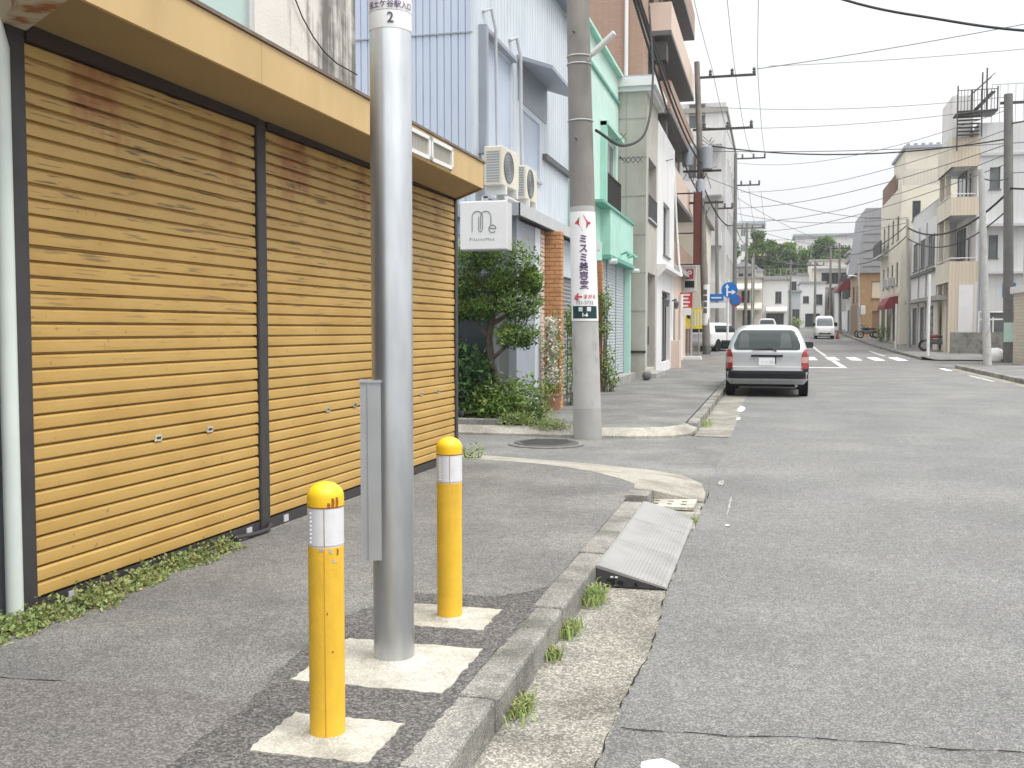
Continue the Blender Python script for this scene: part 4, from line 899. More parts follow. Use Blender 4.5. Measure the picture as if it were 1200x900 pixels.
MB(frame((.05, -.1, 4.80), (.36, -.12, .26), (0.1, 1, 0))).bbox(0, -.05, -.025, .40, .05, .03, .015, 2).build('street_lamp', M['white'], cp, world=False)
# curved advert plate
view2 = math.atan2(-2.31, 13.15); 
def bent(z0, z1, half, off, m, name, par):
    mb = MB(); n = 12; vs_ = []
    for z in (z0, z1):
        p, r_ = pr_(z); r_ += off
        for k in range(n + 1):
            a = -half + 2 * half * k / n; dx = math.sin(a) * r_; dy = -math.cos(a) * r_; c_, s_ = math.cos(-view2), math.sin(-view2)
            vs_.append((p.x + dx * c_ - dy * s_, p.y + dx * s_ + dy * c_, z))
    mb.add(vs_, [(k, k + 1, n + 2 + k, n + 1 + k) for k in range(n)]); return mb.build(name, M[m], par, True, world=False)
ad = bent(1.43, 2.83, 1.35, .006, 'white_label', 'advert_plate', cp)
bent(1.46, 1.62, 1.02, .008, 'sign_green', 'street_plate', ad)
fx2 = Vector((math.cos(view2), -math.sin(view2), 0))
def adtext(s, z, size, m, bold=.0, ox=0, off=.0115):
    p, r_ = pr_(z); o = MW[cp] @ Vector((p.x, p.y, z)); Mx = frame(o, fx2, (0, 0, 1)) @ Matrix.Translation((0, 0, 0))
    return text_obj('lettering', s, size, M[m], ad, Mx @ Matrix.Rotation(ox, 4, 'Y'), bold, wrap=r_ + off)
for k, ch in enumerate('ミスミ美容室'): adtext(ch, 2.47 - k * .118, .118, 'purple_ink', .0035)
adtext('←', 1.735, .13, 'red_ink', .006, -.45); adtext('まがる', 1.735, .062, 'red_ink', .001, .42)
adtext('731-3732', 1.66, .064, 'ink', .0, 0)
adtext('岩   間', 1.575, .06, 'white_label', .002); adtext('1-6', 1.505, .062, 'white_label', .003)
p, r_ = pr_(2.68); o = MW[cp] @ Vector((p.x, p.y, 2.68)); Mx = frame(o, fx2, (0, 0, 1))
def emblem(poly, m):
    mb = MB(); rr = r_ + .0095; mb.add([Mx @ Vector((rr * math.sin(x / rr), y, rr * math.cos(x / rr))) for x, y in poly], [tuple(range(len(poly)))]); mb.build('emblem', M[m], ad)
emblem([(-.042, .078), (-.11, 0), (-.05, -.01)], 'red_ink'); emblem([(-.11, -.001), (.0, -.11), (-.05, -.011)], 'red_ink')
emblem([(.042, -.075), (.11, 0), (.05, .01)], 'red_ink'); emblem([(.11, .001), (.0, .11), (.05, .011)], 'red_ink')
emblem([(-.043, .08), (-.08, .036), (-.06, .03)], 'green_ink')
# ------------------------------------------------------------------ mint shop
mt = thing('mint_shop', 'mint green shop with pale grey roller shutter and boxed fascia', 'shop', (-4.2, 24.2, .115))
G = zg(24) + .1; FX = FACE['E'](-3.95)
mb = MB(); wall_holes(mb, FX, 21.6, 26.95, 2.9, 7.95, [(24.2, 26.5, 4.5, 6.1)], .1); mb.box(-9, 21.6, G, -4.1, 26.95, 7.9); mb.build('wall', M['mint_pale'], mt)
w_ = window(mt, FX, 24.2, 26.5, 4.5, 6.1, .1, 'white', 'glass_grey', 2); handrail(mt, 'balcony_rail', FX, 24.1, 26.6, 4.4, 5.15, 'steel_dark', .09, .01, -.12)
mb = MB(); mb.box(-3.95, 24.05, 4.2, -3.80, 24.22, 6.3); mb.box(-3.95, 24.05, 6.2, -3.75, 26.65, 6.3); mb.build('window_hood', M['mint'], mt)
mb = MB(); mb.box(-3.95, 21.6, 7.25, -3.90, 26.95, 7.32); mb.build('band', M['mint_dark'], mt); MB().box(-9.0, 21.5, 7.95, -3.82, 27.0, 8.03).build('roof_edge', M['mint'], mt)
mb = MB(); mb.box(-4.0, 21.5, 4.10, -3.46, 26.7, 4.16); mb.build('fascia_cap', M['mint_dark'], mt)
fs_ = MB().box(-4.0, 22.75, 3.08, -3.5, 26.6, 4.10).build('fascia', M['mint'], mt)
MB().box(-4.0, 21.5, 3.3, -3.72, 22.748, 4.10).build('fascia_return', M['mint'], mt)
mb = MB(); mb.box(-3.9, 22.6, 2.98, -3.46, 26.65, 3.075); mb.build('canopy_edge', M['mint_dark'], mt)
for yy in (24.4, 25.6): MB().tube([(-3.5, yy, 3.2), (-3.36, yy, 3.26), (-3.3, yy, 3.18)], [.02, .04, .07], 8).build('spot_lamp', M['mint_dark'], mt, True)
for yy in (22.7, 26.62): MB().tube([(-3.52, yy, 2.93), (-3.34, yy, 2.93)], .06, 10).build('lamp_bulb', M['acrylic'], mt, True)
MB().box(-3.72, 21.45, G, -3.58, 22.1, 3.3).build('side_pier', M['mint'], mt); MB().box(-3.72, 26.42, G, -3.55, 26.62, 3.0).build('side_pier', M['mint'], mt)
for k in range(3):
    a = 22.14 + k * 1.43; b = a + 1.39; mb = MB()
    for j in range(38): mb.prism([(0, 0), (.012, .012), (.013, .045), (0, .07)], lambda q, z: (-3.72 + q, a, G + .22 + j * .0715 + z), lambda q, z: (-3.72 + q, b, G + .22 + j * .0715 + z))
    mb.build('roller_shutter', M['shutter_grey'], mt); MB().box(-3.74, b, G + .2, -3.69, b + .04, 2.98).build('shutter_post', M['grey_metal'], mt)
MB().box(-3.8, 22.0, G - .05, -3.42, 26.7, G + .2).build('step', M['concrete'], mt)

# ------------------------------------------------------------------ concrete shop building with white far half
cb = thing('concrete_shop', 'beige concrete three storey building with a white far half', 'building', (-3.6, 31, .12))
FE = FACE['E'](-3.22); G = zg(30) + .1
mb = MB(); wall_holes(mb, FACE['S'](27.0), -9, -3.22, G, 7.6, []); wall_holes(mb, FE, 27.0, 29.7, G, 7.6, [(27.5, 29.4, 4.4, 6.0), (27.5, 29.3, .35, 2.95)], .25); mb.build('wall', M['beige'], cb)
mb = MB(); wall_holes(mb, FE, 29.703, 35.0, G, 7.4, [(31.4, 33.4, 3.7, 5.3), (31.2, 33.8, .4, 2.6)], .2); mb.box(-9, 34.9, G, -3.222, 35.0, 7.4); mb.build('white_wall', M['white_wall'], cb)
MB().box(-9, 27.1, 7.3, -3.3, 34.9, 7.38).build('roof', M['concrete'], cb); MB().box(-9, 27.3, G, -3.5, 34.8, 7.2).build('interior', M['dark_grey'], cb)
mb = MB(); mb.box(-9, 26.9, 7.6, -3.05, 29.75, 7.72); mb.box(-9, 26.82, 7.72, -2.97, 29.8, 7.95); mb.build('cornice', M['white_wall'], cb)
mb = MB(); mb.box(-9, 26.88, 7.94, -3.0, 29.75, 8.0); mb.build('cornice_band', M['grey_metal'], cb)
mb = MB()
for z in (1.9, 2.9, 3.9, 4.9, 5.9, 6.9): mb.box(-9, 26.992, z, -3.215, 26.999, z + .025)
mb.box(-3.75, 26.991, G, -3.73, 26.999, 7.6); mb.build('joint_line', M['concrete'], cb)
MB().box(-9, 26.975, .80, -3.2, 27.0, .86).build('plinth_line', M['dark_brown'], cb)
window(cb, FE, 27.5, 29.4, 4.4, 6.0, .24, 'grey_light', 'glass', 1); handrail(cb, 'balcony_rail', FE, 27.5, 29.4, 4.3, 5.0, 'dark_grey', .1, .012, -.02)
fbox(MB(), FE, 27.5, 28.35, .35, 2.95, .20, .25).build('door', M['curtain'], cb); fbox(MB(), FE, 28.4, 29.3, .35, 2.95, .20, .25).build('door', M['glass_grey'], cb)
MB().tube([(-3.3, 28.33, 1.0), (-3.3, 28.33, 1.5)], .025, 8).build('door_handle', M['steel_dark'], cb, True)
window(cb, FE, 31.4, 33.4, 3.7, 5.3, .18, 'dark_grey', 'glass', 1); window(cb, FE, 31.2, 33.8, .4, 2.6, .18, 'dark_brown', 'glass', 3, sill=False)
MB().box(-3.22, 29.7, 3.18, -2.95, 35.0, 3.3).build('canopy', M['white'], cb)
MB().prism([(0, 2.9), (.02, 2.9), (.27, 3.18), (0, 3.18)], lambda a, z: (-3.22 + a, 29.7, z), lambda a, z: (-3.22 + a, 29.75, z)).build('canopy_bracket', M['white'], cb)
MB().box(-3.6, 27.3, G - .1, -2.95, 29.5, G + .14).build('step', M['concrete'], cb); MB().box(-3.3, 34.2, G - .1, -2.95, 35, G + .95).build('pier', M['pinkish'], cb)
for yy in (31.0, 34.1):
    mb = MB().tube([(-3.2, yy, 2.35), (-3.05, yy, 2.42), (-3.05, yy, 2.35)], .02, 6); o = mb.build('wall_lantern', M['steel_dark'], cb); MB().lathe([(.05, 0), (.08, .14), (.09, .2), (.02, .28)], (-3.05, yy, 2.1), 8).build('lantern_glass', M['dark_grey'], o)
MB().bbox(-3.2, 26.2, .12, -3.0, 26.7, .34, .08, 2).build('meter_hood', M['dark_grey'], cb)
MB().tube([(-3.26, 35.0, 7.3), (-3.15, 35.1, 5), (-3.05, 35.1, 3.6), (-2.95, 35.05, 3.2)], .035, 6).build('drain_pipe', M['white'], cb, True)

# ------------------------------------------------------------------ brown tiled tower with balconies
tw = thing('apartment_tower', 'tall brown tiled apartment block rising above the left side shops', 'apartment block', (-9, 45, .2))
TX, TY = -4.75, 38.5
wins = [(40.2 + 3.6 * i, 42.0 + 3.6 * i, 1 + 3 * k + .9, 1 + 3 * k + 2.3) for i in range(3) for k in range(8)]
shell(tw, -22, TX, TY, 53, .15, 26, 'tower_tile', {'E': wins})
for w4 in wins: window(tw, FACE['E'](TX), *w4, .1, 'dark_grey', 'glass', 1, sill=False)
for k in range(1, 9):
    z = .8 + 3 * k
    o = MB().box(TX, 40.5, z, TX + .85, 52.5, z + .18).build('balcony', M['dark_grey'], tw); mb = MB(); mb.box(TX + .73, 40.5, z + .18, TX + .85, 52.5, z + 1.25); mb.box(TX, 40.5, z + .18, TX + .73, 40.62, z + 1.25); mb.build('parapet', M['tower_tile'] if k % 2 else M['pinkish'], o)
    MB().box(TX + .1, 40.7, z - .9, TX + .65, 41.4, z - .2).build('balcony_fitting', M['steel_dark'], o)
MB().tube([(TX - .6, TY - .08, .2), (TX - .6, TY - .08, 26)], .07, 8).build('drain_pipe', M['white_wall'], tw, True)
mb = MB(); mb.box(-22, TY - .012, 3.0, TX - .9, TY, 3.1); mb.build('band', M['concrete'], tw)
# lower wing beside the tower
lw = thing('tower_annex', 'low taupe annex with shutters below the brown apartment tower', 'building', (-4.2, 38, .15))
shell(lw, -9, -3.7, 37, 46, .15, 3.6, 'pinkish', {'E': [(38, 41, .6, 2.6)]}); window(lw, FACE['E'](-3.7), 38, 41, .6, 2.6, .1, 'dark_brown', 'glass', 2)
MB().box(-4.6, 36.9, 3.6, -3.4, 46.2, 3.8).build('eaves', M['concrete'], lw)
# brown vertical shop sign
vsg = thing('vertical_sign', 'tall narrow dark red brown shop sign fixed to the tower side', 'sign', (-3.03, 43.5, 4.15))
MB().box(-.14, -.12, 0, .14, .12, 2.95).build('panel', M['brown_red'], vsg, world=False); mb = MB(); mb.box(-.17, -.14, -.04, -.141, .14, 3.0); mb.box(.141, -.14, -.04, .17, .14, 3.0)
for z in (0, 1.3, 2.95): mb.box(-.9, -.04, z - .04, .14, -.02 + .14, z)
mb.build('frame', M['dark_brown'], vsg, world=False)

# grey white block farther up the left side
gb = thing('grey_block', 'tall pale grey building on the left beyond the utility pole', 'building', (-6, 72, .5))
hs = [(-8.6 + 1.6 * i, -7.5 + 1.6 * i, 1.6 + 3.2 * k, 3.2 + 3.2 * k) for i in range(3) for k in range(5)]; he = [(71 + 3 * i, 72.4 + 3 * i, 1.8 + 3.2 * k, 3.3 + 3.2 * k) for i in range(4) for k in range(4)]
shell(gb, -14, -3.0, 68, 84, .3, 15.4, 'white_rib', {'S': hs, 'E': he})
for h in hs: window(gb, FACE['S'](68), *h, .1, 'grey_light', 'glass_grey', 1, sill=False)
for h in he: window(gb, FACE['E'](-3.0), *h, .1, 'grey_light', 'glass_grey', 1, sill=False)
mb = MB(); mb.box(-14.1, 67.9, 15.4, -2.9, 84.1, 15.7); mb.build('parapet', M['concrete'], gb); 
for k in range(4): MB().box(-6.2, 67.0, 3.6 + 3.2 * k, -3.2, 68, 4.5 + 3.2 * k).build('balcony', M['white_wall'], gb)
for spec in ((-11, -3.6, 54.5, 63, 7.2, 'cream_pale', 'cream two storey house behind the left utility pole'), (-12, -3.4, 86, 96, 8.6, 'concrete', 'white house far up the left pavement'), (-12, -3.8, 97, 110, 7.4, 'grey_light', 'grey house at the far left end of the street')):
    x0, x1, y0, y1, h, m, lab = spec; t = thing('street_house', lab, 'house', ((x0 + x1) / 2, (y0 + y1) / 2, zg(y0)), 0, 'houses along the street'); z = zg(y0)
    hs = [(x1 - 2.2, x1 - .9, z + .9 + 2.8 * k, z + 2.2 + 2.8 * k) for k in range(2)]; he = [(y0 + 1.2 + 3 * i, y0 + 2.8 + 3 * i, z + .9 + 2.8 * k, z + 2.2 + 2.8 * k) for i in range(2) for k in range(2)]
    shell(t, x0, x1, y0, y1, z, z + h, m, {'S': hs, 'E': he})
    for q in hs: window(t, FACE['S'](y0), *q, .1, 'dark_grey', 'glass', 1)
    for q in he: window(t, FACE['E'](x1), *q, .1, 'dark_grey', 'glass', 1)
    MB().box(x0 - .2, y0 - .2, z + h, x1 + .25, y1 + .2, z + h + .15).build('eaves', M['concrete'], t)

# ------------------------------------------------------------------ left roadside signs
def post(t, x, y, z0, z1, r, m='white', name='post'): return MB().tube([(x, y, z0), (x, y, z1)], r, 10).build(name, M[m], t, True)
t = thing('marker_post', 'slim white post on the left pavement before the car park', 'post', (-3.6, 42.5, zg(42.5) + .1)); post(t, -3.6, 42.5, .1, 2.85, .075); MB().box(-3.5, 42.44, 2.0, -3.2, 42.56, 2.3).build('bracket', M['white'], t)
t = thing('parking_sign', 'grey illuminated car park sign with an orange letter P', 'sign', (-3.38, 44, zg(44) + .1)); post(t, -3.3, 44.1, .1, 3.1, .05, 'galv_dull'); b_ = MB().bbox(-3.66, 43.9, 3.0, -3.10, 44.1, 4.12, .02).build('panel', M['grey_light'], t)
o = MB().box(-3.53, 43.885, 3.55, -3.22, 43.9, 3.95).build('badge', M['sign_red'], b_); text_obj('lettering', 'P', .36, M['white'], o, frame((-3.375, 43.88, 3.75), (1, 0, 0), (0, 0, 1)), .012)
MB().box(-3.57, 43.885, 3.18, -3.18, 43.9, 3.46).build('display', M['car_black'], b_)
t = thing('red_notice', 'red and white tariff board below the car park sign', 'sign', (-3.45, 43.2, zg(43) + .1)); post(t, -3.68, 43.2, .1, 2.95, .03, 'galv_dull'); b_ = MB().box(-3.69, 43.12, 2.27, -3.2, 43.16, 2.95).build('board', M['sign_red'], t); [MB().box(-3.64, 43.114, 2.36 + .15 * k, -3.36 + .06 * (k % 2), 43.119, 2.44 + .15 * k).build('text_bar', M['white'], b_) for k in range(4)]
t = thing('yellow_notice', 'yellow car park notice board standing low beside the pole', 'sign', (-3.55, 48, zg(48) + .1)); post(t, -3.75, 48.06, .1, 2.3, .03, 'galv_dull'); post(t, -3.25, 48.06, .1, 2.3, .03, 'galv_dull')
b_ = MB().box(-3.92, 48, 1.45, -3.1, 48.04, 2.4).build('board', M['sign_yellow'], t); mb = MB(); mb.lathe([(.13, 0), (.13, .01)], n=16)
for v in mb.v: v.xyz = (v.x - 3.68, 47.995 - v.z, v.y + 2.05)
mb.build('emblem', M['black'], b_); [MB().box(-3.46 + .13 * k, 47.992, 1.55 + .05 * k, -3.39 + .13 * k, 47.999, 2.3).build('text_bar', M['white'], b_) for k in range(3)]
# low wall / machines of the car park
t = thing('car_park_wall', 'low brown wall at the back of the car park', 'wall', (-5.5, 53.5, zg(53))); MB().box(-9, 53.3, .1, -3.95, 53.5, 1.5).build('wall', M['brown_wall'], t)
# second utility pole
def upole(base, top, r0, r1, label, ad=None, arms=(), m='pole_dark'):
    t = thing('utility_pole', label, 'utility pole', base); MB().tube([base, top], [r0, r1], 16).build('shaft', M[m], t, True)
    B, T = Vector(base), Vector(top)
    for dz, x0, x1, dy in arms:
        p = T + (B - T).normalized() * dz; o = MB().box(p.x + x0, p.y - .05 + dy, p.z - .05, p.x + x1, p.y + .05 + dy, p.z + .05).build('crossarm', M['steel_dark'], t); n = 3
        for k in range(n):
            x = p.x + x0 + (x1 - x0) * (.2 + .8 * k / (n - 1)) * .97; MB().lathe([(.05, 0), (.09, .08), (.05, .14), (.09, .2), (.03, .3)], (x, p.y + dy, p.z + .05), 8).build('insulator', M['dark_grey'], o)
    return t
t = upole((-3.0, 50, zg(50) + .1), (-3.60, 50, 14.1), .19, .13, 'tall utility pole with stacked crossarms beyond the brown tower', arms=((.75, .1, 2.7, 0), (3.2, -.3, 2.5, 0)))
o = MB().lathe([(.185, 0), (.185, 1.6)], (-3.085, 49.99, 1.95), 16).build('advert_plate', M['white_label'], t, True); MB().lathe([(.187, 0), (.187, .5)], (-3.085, 49.99, 1.62), 16).build('advert_plate', M['white_label'], t, True)
for k in range(4): MB().box(-3.17, 49.795, 2.2 + k * .3, -3.0, 49.81, 2.42 + k * .3).build('text_block', M['dark_grey'], o)
MB().lathe([(.2, 0), (.2, .45)], (-3.01, 50, zg(50) + .1), 16).build('base_band', M['dark_grey'], t, True)
tr_ = MB()
for (x, y, z, r_, h) in ((-3.95, 49.8, 9.2, .28, .9), (-3.1, 49.7, 9.0, .30, 1.0), (-3.35, 49.6, 7.6, .22, .8)): tr_.lathe([(r_, 0), (r_, h), (r_ * .6, h + .12)], (x, y, z), 14)
tr_.build('transformer', M['grey_metal'], t, True); mb = MB(); rng = random.Random(6)
for k in range(26):
    a = Vector((-3.45 + rng.uniform(-.6, .6), 49.8 + rng.uniform(-.3, .3), rng.uniform(7.0, 10.8))); b = a + Vector((rng.uniform(-.5, .5), rng.uniform(-.2, .2), rng.uniform(-.8, .3))); mb.tube([a, (a + b) / 2 + Vector((rng.uniform(-.2, .2), 0, -.25)), b], .016, 5)
mb.build('jumper_cable', M['wire'], t); mb = MB(); mb.box(-4.3, 49.9, 7.4, -2.3, 50, 7.5); mb.box(-4.2, 49.9, 8.9, -2.4, 50, 9.0); mb.build('platform', M['steel_dark'], t)
upole((-2.75, 80, zg(80) + .1), (-2.80, 80, 14.7), .18, .12, 'third utility pole up the left side, above the one way signs', arms=((.4, .1, 2.2, 0), (2.4, .1, 1.8, 0)))
upole((-2.35, 97, zg(97) + .1), (-2.30, 97, 11.2), .17, .12, 'fourth utility pole up the left side, behind the third', arms=((.5, -.9, 1.5, 0),))
upole((-1.9, 108, zg(108) + .1), (-1.85, 108, 9.2), .16, .12, 'thin utility pole at the far left end of the street', arms=((.4, -.6, 1.2, 0),))
# one way sign
t = thing('one_way_sign', 'white pole with round blue arrow sign and blue plate behind the silver car', 'road sign', (-1.36, 33.5, zg(33) + .12)); post(t, -1.36, 33.5, .12, 3.0, .035)
def disc(t, c, r_, m, name): 
    mb = MB().lathe([(r_, 0), (r_, .02)], n=24)
    for v in mb.v: v.xyz = (c[0] + v.x, c[1] - v.z, c[2] + v.y)
    return mb.build(name, M[m], t)
d_ = disc(t, (-1.31, 33.45, 2.67), .255, 'sign_blue', 'arrow_disc'); 
for poly in ([(-.10, -.2), (-.05, -.2), (-.05, .08), (-.01, .08), (-.075, .2), (-.14, .08), (-.10, .08)], [(-.05, -.09), (.07, -.09), (.07, -.15), (.2, -.065), (.07, .02), (.07, -.04), (-.05, -.04)]): MB().prism(poly, lambda x, z: (-1.31 + x, 33.422, 2.67 + z), lambda x, z: (-1.31 + x, 33.429, 2.67 + z)).build('arrow', M['white'], d_)
p_ = MB().box(-1.93, 33.44, 2.33, -1.5, 33.46, 2.55).build('plate', M['sign_blue'], t); MB().box(-1.88, 33.435, 2.41, -1.56, 33.44, 2.45).build('plate_text', M['white'], p_)
MB().box(-1.93, 33.44, 2.10, -1.42, 33.46, 2.27).build('plate', M['white_label'], t)
t = thing('no_parking_sign', 'small round blue sign with red rim right of the one way sign', 'road sign', (-1.75, 52, zg(52) + .12)); post(t, -1.75, 52, .12, 3.2, .035, 'galv_dull'); d_ = disc(t, (-1.75, 51.95, 2.86), .30, 'sign_red', 'disc'); disc(t, (-1.75, 51.925, 2.86), .24, 'sign_blue', 'disc_face')

# ------------------------------------------------------------------ vehicles
def vehicle(name, label, loc, rz, prof, paint, Ln, group, rear=True):
    """horizontal contours: prof = [(z, half width, y rear, y front, corner radius)]"""
    t = thing(name, label, 'car', loc, rz, group)
    def at(z):
        for p, q in zip(prof, prof[1:]):
            if p[0] <= z <= q[0]: k = (z - p[0]) / max(1e-6, q[0] - p[0]); return [p[i] + (q[i] - p[i]) * k for i in range(1, 5)]
        return prof[-1][1:]
    def contour(z, off=0, n=7):
        hw, yr, yf, r = at(z); hw += off; yr -= off; yf += off; r = max(.02, min(r, hw - .01)); pts = []
        for cx, cy, a0 in ((hw - r, yr + r, -90), (hw - r, yf - r, 0), (-hw + r, yf - r, 90), (-hw + r, yr + r, 180)):
            for k in range(n + 1): a = R(a0 + 90 * k / n); pts.append((cx + r * math.cos(a), cy + r * math.sin(a), z))
        return pts
    def at_u(z, u, side, off):         # point on the skin: side 'R' rear, 'F' front (u = x), 'l','r' (u = y)
        hw, yr, yf, r = at(z); r = min(r, hw - .01); crown = .05
        if side in 'RF':
            e = max(0, abs(u) - (hw - r)); dy = r - math.sqrt(max(0, r * r - e * e)) if e < r else r
            return (u, yr + dy - off, z) if side == 'R' else (u, yf - dy + off, z)
        return ((hw + off) * (1 if side == 'r' else -1), u, z)
    def patch(nm, m, par, side, rows, off, nu=10):    # rows: (z, u0, u1)
        fine = []
        for p, q in zip(rows, rows[1:]): fine += [tuple(p[i] + (q[i] - p[i]) * k / 6 for i in range(3)) for k in range(6)]
        rows = fine + [rows[-1]]; mb = MB(); vs_ = [at_u(z, u0 + (u1 - u0) * k / nu, side, off) for z, u0, u1 in rows for k in range(nu + 1)]
        mb.add(vs_, [(i * (nu + 1) + k, i * (nu + 1) + k + 1, (i + 1) * (nu + 1) + k + 1, (i + 1) * (nu + 1) + k) for i in range(len(rows) - 1) for k in range(nu)])
        return mb.build(nm, M[m], par, True, world=False)
    zs = []
    for p, q in zip(prof, prof[1:]): zs += [p[0] + (q[0] - p[0]) * k / 3 for k in range(3)]
    zs.append(prof[-1][0]); rows = [contour(z) for z in zs]; n = len(rows[0]); mb = MB()
    mb.add([p for r_ in rows for p in r_], [(i * n + k, i * n + (k + 1) % n, (i + 1) * n + (k + 1) % n, (i + 1) * n + k) for i in range(len(rows) - 1) for k in range(n)] + [tuple(range(n))[::-1], tuple((len(rows) - 1) * n + k for k in range(n))])
    body = mb.build('body', M[paint], t, True, world=False)
    hw = prof[2][1]
    for s in (-1, 1):
        for yw in (.72, Ln - .85):
            mb = MB(); c = Vector((s * (hw - .10), yw, .285)); mb.tube([c - Vector((.085, 0, 0)), c - Vector((.075, 0, 0)), c + Vector((.075, 0, 0)), c + Vector((.085, 0, 0))], [.26, .285, .285, .26], 24); wl = mb.build('wheel', M['tyre'], t, True, world=False)
            MB().tube([c + Vector((s * .07, 0, 0)), c + Vector((s * .09, 0, 0))], [.18, .17], 16).build('rim', M['rim'], wl, True, world=False)
            MB().tube([Vector((s * (hw - .02), yw, .33)), Vector((s * (hw + .003), yw, .33))], .33, 24).build('wheel_arch', M['car_black'], body, False, world=False)
    MB().box(-hw + .12, .35, .2, hw - .12, Ln - .4, prof[0][0] + .02).build('underbody', M['car_black'], t, world=False)
    return t, body, patch, at
def plate(par, y, z, s=1, txt=True, wd=.33, h=.165):
    o = MB().box(-wd / 2, y - .012, z - h / 2, wd / 2, y, z + h / 2).build('number_plate', M['white_label'], par, world=False); return o
silver = [(.27, .76, .10, 4.05, .12), (.36, .835, .02, 4.16, .18), (.50, .845, .0, 4.2, .2), (.70, .845, .035, 4.17, .16), (.86, .84, .045, 4.08, .14), (.94, .83, .05, 3.9, .13), (.98, .815, .07, 3.1, .13), (1.18, .755, .16, 2.88, .16), (1.34, .68, .27, 2.6, .18), (1.43, .625, .36, 2.4, .2), (1.49, .54, .50, 2.2, .24), (1.515, .36, .72, 2.0, .2)]
t, body, patch, at = vehicle('parked_car', 'silver estate car parked at the left kerb, seen from behind', (-.085, 21.95, .006), 0, silver, 'car_silver', 4.2, 'cars on the street')
gl = patch('rear_window', 'car_glass', t, 'R', [(.985, -.60, .60), (1.0, -.665, .665), (1.1, -.675, .675), (1.3, -.60, .60), (1.375, -.55, .55), (1.40, -.49, .49)], .006, 16)
patch('seat_back', 'seat_dim', gl, 'R', [(1.03, .26, .50), (1.3, .28, .46), (1.34, .31, .43)], .0075, 6); patch('seat_back', 'seat_dim', gl, 'R', [(1.03, -.58, -.36), (1.3, -.54, -.38), (1.34, -.5, -.41)], .0075, 6)
MB().tube([(-.3, .035, 1.0), (.1, .05, 1.015), (.19, .04, .96)], .012, 6).build('wiper', M['car_black'], t, world=False)
for s in (-1, 1):
    for z0, z1, m in ((.575, .72, 'lamp_red'), (.722, .84, 'lamp_pale'), (.842, 1.0, 'lamp_red')):
        patch('tail_lamp', m, t, 'R', [(z0, s * .69, s * .842), (z1, s * (.695 if z1 < .9 else .735), s * (.842 if z1 < .9 else .805))], .008, 8)
        mb = MB(); hw = at((z0 + z1) / 2)[0]; yb = .14; mb.add([(s * (at(z0)[0] + .006), yb, z0), (s * (at(z0)[0] + .006), .32 - (z1 > .9) * .05, z0), (s * (at(z1)[0] + .006), .30 - (z1 > .9) * .1, z1), (s * (at(z1)[0] + .006), yb + .02, z1)], [(0, 1, 2, 3)]); mb.build('tail_lamp', M[m], t, world=False)
patch('bumper', 'car_black', t, 'R', [(.39, -.83, .83), (.46, -.835, .835), (.52, -.843, .843), (.555, -.843, .843)], .022, 18)
patch('bumper_corner', 'car_black', t, 'R', [(.53, -.84, -.72), (.60, -.84, -.735)], .016, 6); patch('bumper_corner', 'car_black', t, 'R', [(.53, .72, .84), (.60, .735, .84)], .016, 6)
patch('bumper_skirt', 'galv_dull', t, 'R', [(.33, -.80, .80), (.385, -.82, .82)], .012, 16)
MB().box(-.32, .0, .845, .32, .05, .885).build('garnish', M['car_black'], t, world=False); MB().box(.14, .02, .70, .19, .05, .85).build('handle_recess', M['car_black'], t, world=False)
np_ = plate(t, .018, .745); text_obj('lettering', '・・39', .09, M['grey_light'], np_, MW[t] @ frame((0, .004, .73), (1, 0, 0), (0, 0, 1)), .002)
patch('hatch_line', 'white', t, 'R', [(.628, -.70, .70), (.645, -.70, .70)], .012, 12)
MB().box(.40, .022, .865, .60, .03, .875).build('badge', M['grey_light'], t, world=False)
for s in (-1, 1):
    sidew = 'r' if s > 0 else 'l'
    patch('side_window', 'car_glass', t, sidew, [(1.0, .45, 2.9), (1.2, .5, 2.7), (1.36, .58, 2.45)], .006, 10)
    mb = MB().bbox(s * .80, 2.45, .99, s * 1.02, 2.60, 1.13, .03, 2); mm = mb.build('wing_mirror', M['car_black'], t, True, world=False)
    MB().box(s * .85, 2.444, 1.005, s * 1.0, 2.449, 1.115).build('mirror_glass', M['car_glass'], mm, world=False)
MB().tube([(.60, .45, .24), (.60, .12, .24)], .03, 8).build('exhaust', M['rim'], t, world=False)
patch('windscreen', 'car_glass', t, 'F', [(1.0, -.68, .68), (1.36, -.58, .58)], .006, 10)
vanp = [(.27, .72, .05, 3.3, .12), (.4, .735, 0, 3.38, .15), (.7, .735, 0, 3.38, .15), (.95, .735, .0, 3.3, .15), (1.0, .73, 0, 3.0, .14), (1.5, .68, .03, 2.75, .14), (1.75, .64, .08, 2.5, .16), (1.86, .5, .2, 2.2, .2)]
t, body, patch, at = vehicle('oncoming_van', 'white van facing the camera at the far end of the road', (4.15, 89, zg(86.5)), R(180), vanp, 'car_white', 3.4, 'cars on the street')
patch('windscreen', 'glass_grey', t, 'F', [(1.04, -.62, .62), (1.5, -.6, .6), (1.68, -.55, .55)], .008, 10); patch('grille', 'car_black', t, 'F', [(.38, -.45, .45), (.5, -.5, .5)], .012, 8)
for s in (-1, 1): patch('headlamp', 'lamp_clear', t, 'F', [(.72, s * .45, s * .70), (.86, s * .5, s * .72)], .01, 6); MB().bbox(s * .72, 2.7, 1.05, s * .95, 2.8, 1.3, .03).build('wing_mirror', M['car_black'], t, world=False)
plate(t, 3.41, .56)
t, body, patch, at = vehicle('white_hatchback', 'white car parked in the car park behind the advert pole', (-3.75, 54.2, zg(56) + .1), R(-25), silver, 'car_white', 4.2, 'cars on the street')
patch('rear_window', 'car_glass', t, 'R', [(1.0, -.62, .62), (1.3, -.6, .6), (1.38, -.5, .5)], .006, 10)
